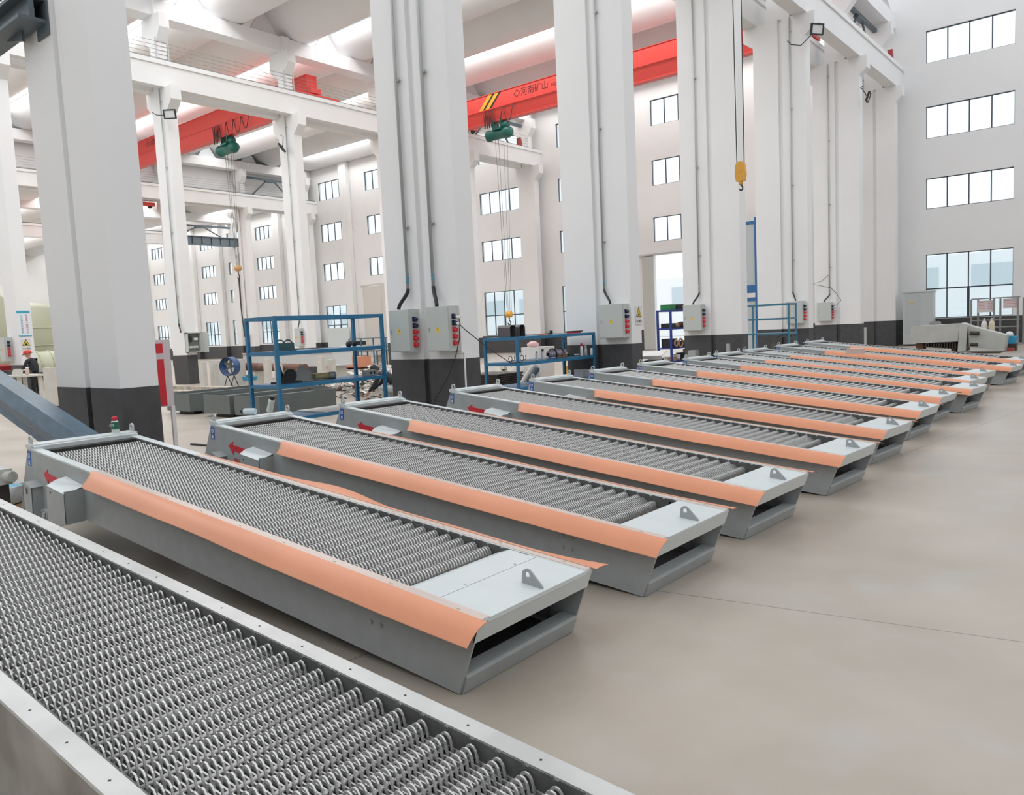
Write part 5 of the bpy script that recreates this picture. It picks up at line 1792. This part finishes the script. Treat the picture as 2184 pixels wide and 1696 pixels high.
def person(label, loc, rz, pose, trouser, shirt, hat=None, hair=True):
    root = empty('person', loc, (0, 0, R(rz)))
    tag(root, label, 'person')
    P = pose
    # clothed body: one continuous surface (torso, arms, legs, neck)
    V = [P['pelvis'], P['waist'], P['chest'], P['neck']]
    E_ = [(0, 1), (1, 2), (2, 3)]
    Rr = [(.15, .13), (.13, .11), (.17, .12), (.06, .06)]
    for sd in ('l', 'r'):
        n = len(V)
        V += [P['sh_' + sd], P['el_' + sd], P['wr_' + sd]]
        E_ += [(2, n), (n, n + 1), (n + 1, n + 2)]
        Rr += [.07, .052, .036]
    nb = len(V)
    body = skin_chain('body', V, E_, Rr, shirt, root)
    V = [P['pelvis']]
    E_ = []
    Rr = [(.165, .14)]
    for sd in ('l', 'r'):
        n = len(V)
        V += [P['hip_' + sd], P['kn_' + sd], P['an_' + sd], P['toe_' + sd]]
        E_ += [(0, n), (n, n + 1), (n + 1, n + 2), (n + 2, n + 3)]
        Rr += [.105, .075, .05, .045]
    skin_chain('trousers', V, E_, Rr, trouser, root)
    # head with neck, nose, ears
    h, f = Vector(P['head']), Vector(P['face']).normalized()
    sd_ = Vector((-f.y, f.x, 0)).normalized()
    up_ = f.cross(sd_) * -1
    if up_.z < 0:
        up_ = -up_
    b = MB()
    b.smooth = True
    T = Matrix.Translation(h) @ Matrix((( f.x, sd_.x, up_.x, 0), (f.y, sd_.y, up_.y, 0), (f.z, sd_.z, up_.z, 0), (0, 0, 0, 1)))
    rings = []
    for i in range(13):
        a = math.pi * i / 12
        zz = -.115 + .235 * (1 - math.cos(a)) / 2
        rr = .078 * math.sin(a) ** .7
        jaw = 1 - .22 * max(0, -zz / .115)
        rings.append([tuple(T @ Vector((rr * 1.18 * jaw * math.cos(t * math.pi / 8) + (.012 if zz < 0 else 0), rr * jaw * math.sin(t * math.pi / 8), zz))) for t in range(17)])
    b.grid(rings)
    b.cyl(T @ Vector((-.02, 0, -.19)), T @ Vector((-.01, 0, -.07)), .05, 10)
    b.cyl(T @ Vector((.085, 0, .0)), T @ Vector((.112, 0, -.028)), .010, 6, .016)
    for s2 in (-1, 1):
        b.lathe([(.006, -.006), (.026, -.004), (.026, .004), (.006, .006)], T @ Vector((0, s2 * .078, -.01)), 8, 'y')
    hd = b.build('head', SKIN, root)
    for s2 in (-1, 1):
        b = MB(); b.lathe([(.004, -.004), (.010, 0), (.004, .004)], T @ Vector((.088, s2 * .03, .012)), 8, 'x'); b.build('eye', BLACK, hd)
    b = MB(); b.box(.083, .091, -.022, .022, -.062, -.055, T); b.build('mouth', mat('lips', (0.35, 0.12, 0.1), 0.6), hd)
    if hair:
        b = MB(); b.smooth = True
        rg = []
        for i in range(8):
            a = math.pi / 2 * i / 7
            zz = .0 + .128 * math.sin(a)
            rr = .092 * math.cos(a) ** .6
            rg.append([tuple(T @ Vector((rr * 1.15 * math.cos(t * math.pi / 8) - .012, rr * math.sin(t * math.pi / 8), zz + .01 - (.05 if math.cos(t * math.pi / 8) < .2 and i == 0 else 0)))) for t in range(17)])
        b.grid(rg); b.build('hair', HAIR, root)
    if hat:
        b = MB(); b.smooth = True
        rg = []
        for i in range(8):
            a = math.pi / 2 * i / 7
            zz = .035 + .125 * math.sin(a)
            rr = .122 * math.cos(a) ** .5
            rg.append([tuple(T @ Vector((rr * 1.15 * math.cos(t * math.pi / 8), rr * math.sin(t * math.pi / 8), zz))) for t in range(17)])
        b.grid(rg)
        b.smooth = False
        b.prism([(.145 * 1.1 * math.cos(t * math.pi / 8) + (.03 if math.cos(t * math.pi / 8) > 0 else 0), .130 * math.sin(t * math.pi / 8)) for t in range(16)], .028, .040, 'z', T)
        b.build('safety_helmet', hat, root)
    # hands: palm, four unequal fingers and a thumb
    for sd in ('l', 'r'):
        w_, e_ = Vector(P['wr_' + sd]), Vector(P['el_' + sd])
        d = (w_ - e_).normalized()
        u = d.cross(Vector((0, 0, 1))).normalized()
        v_ = u.cross(d)
        V = [tuple(w_), tuple(w_ + d * .05), tuple(w_ + d * .085)]
        E_ = [(0, 1), (1, 2)]
        Rr = [.028, (.038, .018), (.036, .016)]
        for k, (off, ln) in enumerate(((-.027, .062), (-.009, .072), (.009, .068), (.027, .052))):
            n = len(V)
            V += [tuple(w_ + d * .09 + u * off), tuple(w_ + d * (.09 + ln * .6) + u * off - v_ * .012), tuple(w_ + d * (.09 + ln * .8) + u * off - v_ * .035)]
            E_ += [(2, n), (n, n + 1), (n + 1, n + 2)]
            Rr += [.009, .0085, .007]
        n = len(V)
        V += [tuple(w_ + d * .04 + u * (.042 if sd == 'l' else -.042)), tuple(w_ + d * .078 + u * (.06 if sd == 'l' else -.06) - v_ * .012)]
        E_ += [(1, n), (n, n + 1)]
        Rr += [.011, .009]
        skin_chain('hand', V, E_, Rr, WHITE if hat else SKIN, root, 1)
    return root


stand = {'pelvis': (0, 0, .90), 'waist': (.02, 0, 1.08), 'chest': (.10, 0, 1.28), 'neck': (.17, 0, 1.44),
         'sh_l': (.12, .20, 1.37), 'el_l': (.22, .25, 1.12), 'wr_l': (.46, .16, 1.07), 'sh_r': (.12, -.20, 1.37), 'el_r': (.20, -.25, 1.10), 'wr_r': (.44, -.14, 1.05),
         'hip_l': (0, .10, .84), 'kn_l': (.05, .12, .47), 'an_l': (-.02, .13, .08), 'toe_l': (.14, .15, .045), 'hip_r': (0, -.10, .84), 'kn_r': (.06, -.12, .47), 'an_r': (0, -.13, .08), 'toe_r': (.16, -.15, .045),
         'head': (.22, 0, 1.56), 'face': (1, 0, -.25)}
person('person in red safety helmet and black clothes working at the cream table', (-29.45, 10.15, 0), 215, stand, CLOTH, CLOTH, hat=mat('helmet_red', (0.55, 0.03, 0.03), 0.35), hair=False)
squat = {'pelvis': (-.10, 0, .42), 'waist': (-.02, 0, .56), 'chest': (.22, 0, .72), 'neck': (.36, 0, .78),
         'sh_l': (.25, .19, .74), 'el_l': (.40, .22, .50), 'wr_l': (.58, .16, .34), 'sh_r': (.25, -.19, .74), 'el_r': (.42, -.22, .52), 'wr_r': (.62, -.12, .36),
         'hip_l': (-.05, .11, .38), 'kn_l': (.30, .20, .44), 'an_l': (.05, .17, .08), 'toe_l': (.22, .19, .045), 'hip_r': (-.05, -.11, .38), 'kn_r': (.32, -.20, .42), 'an_r': (.06, -.17, .08), 'toe_r': (.23, -.19, .045),
         'head': (.47, 0, .84), 'face': (1, 0, -.7)}
STR = mat('dark_striped_shirt', (0.02, 0.022, 0.028), 0.8)
p2 = person('dark-haired person squatting by the scrap, dark shirt with pale stripes', (-13.95, 12.45, 0), 205, squat, mat('pale_grey_trousers', (0.42, 0.45, 0.44), 0.8), STR)
b = MB()
for k in range(2):
    b.ring((.12 + .06 * k, 0, .655 + .03 * k), .165, .010, 'x', 22, 5)
T3 = Matrix.Rotation(R(30), 4, 'Y')
b.build('shirt_stripe', WHITE, p2)
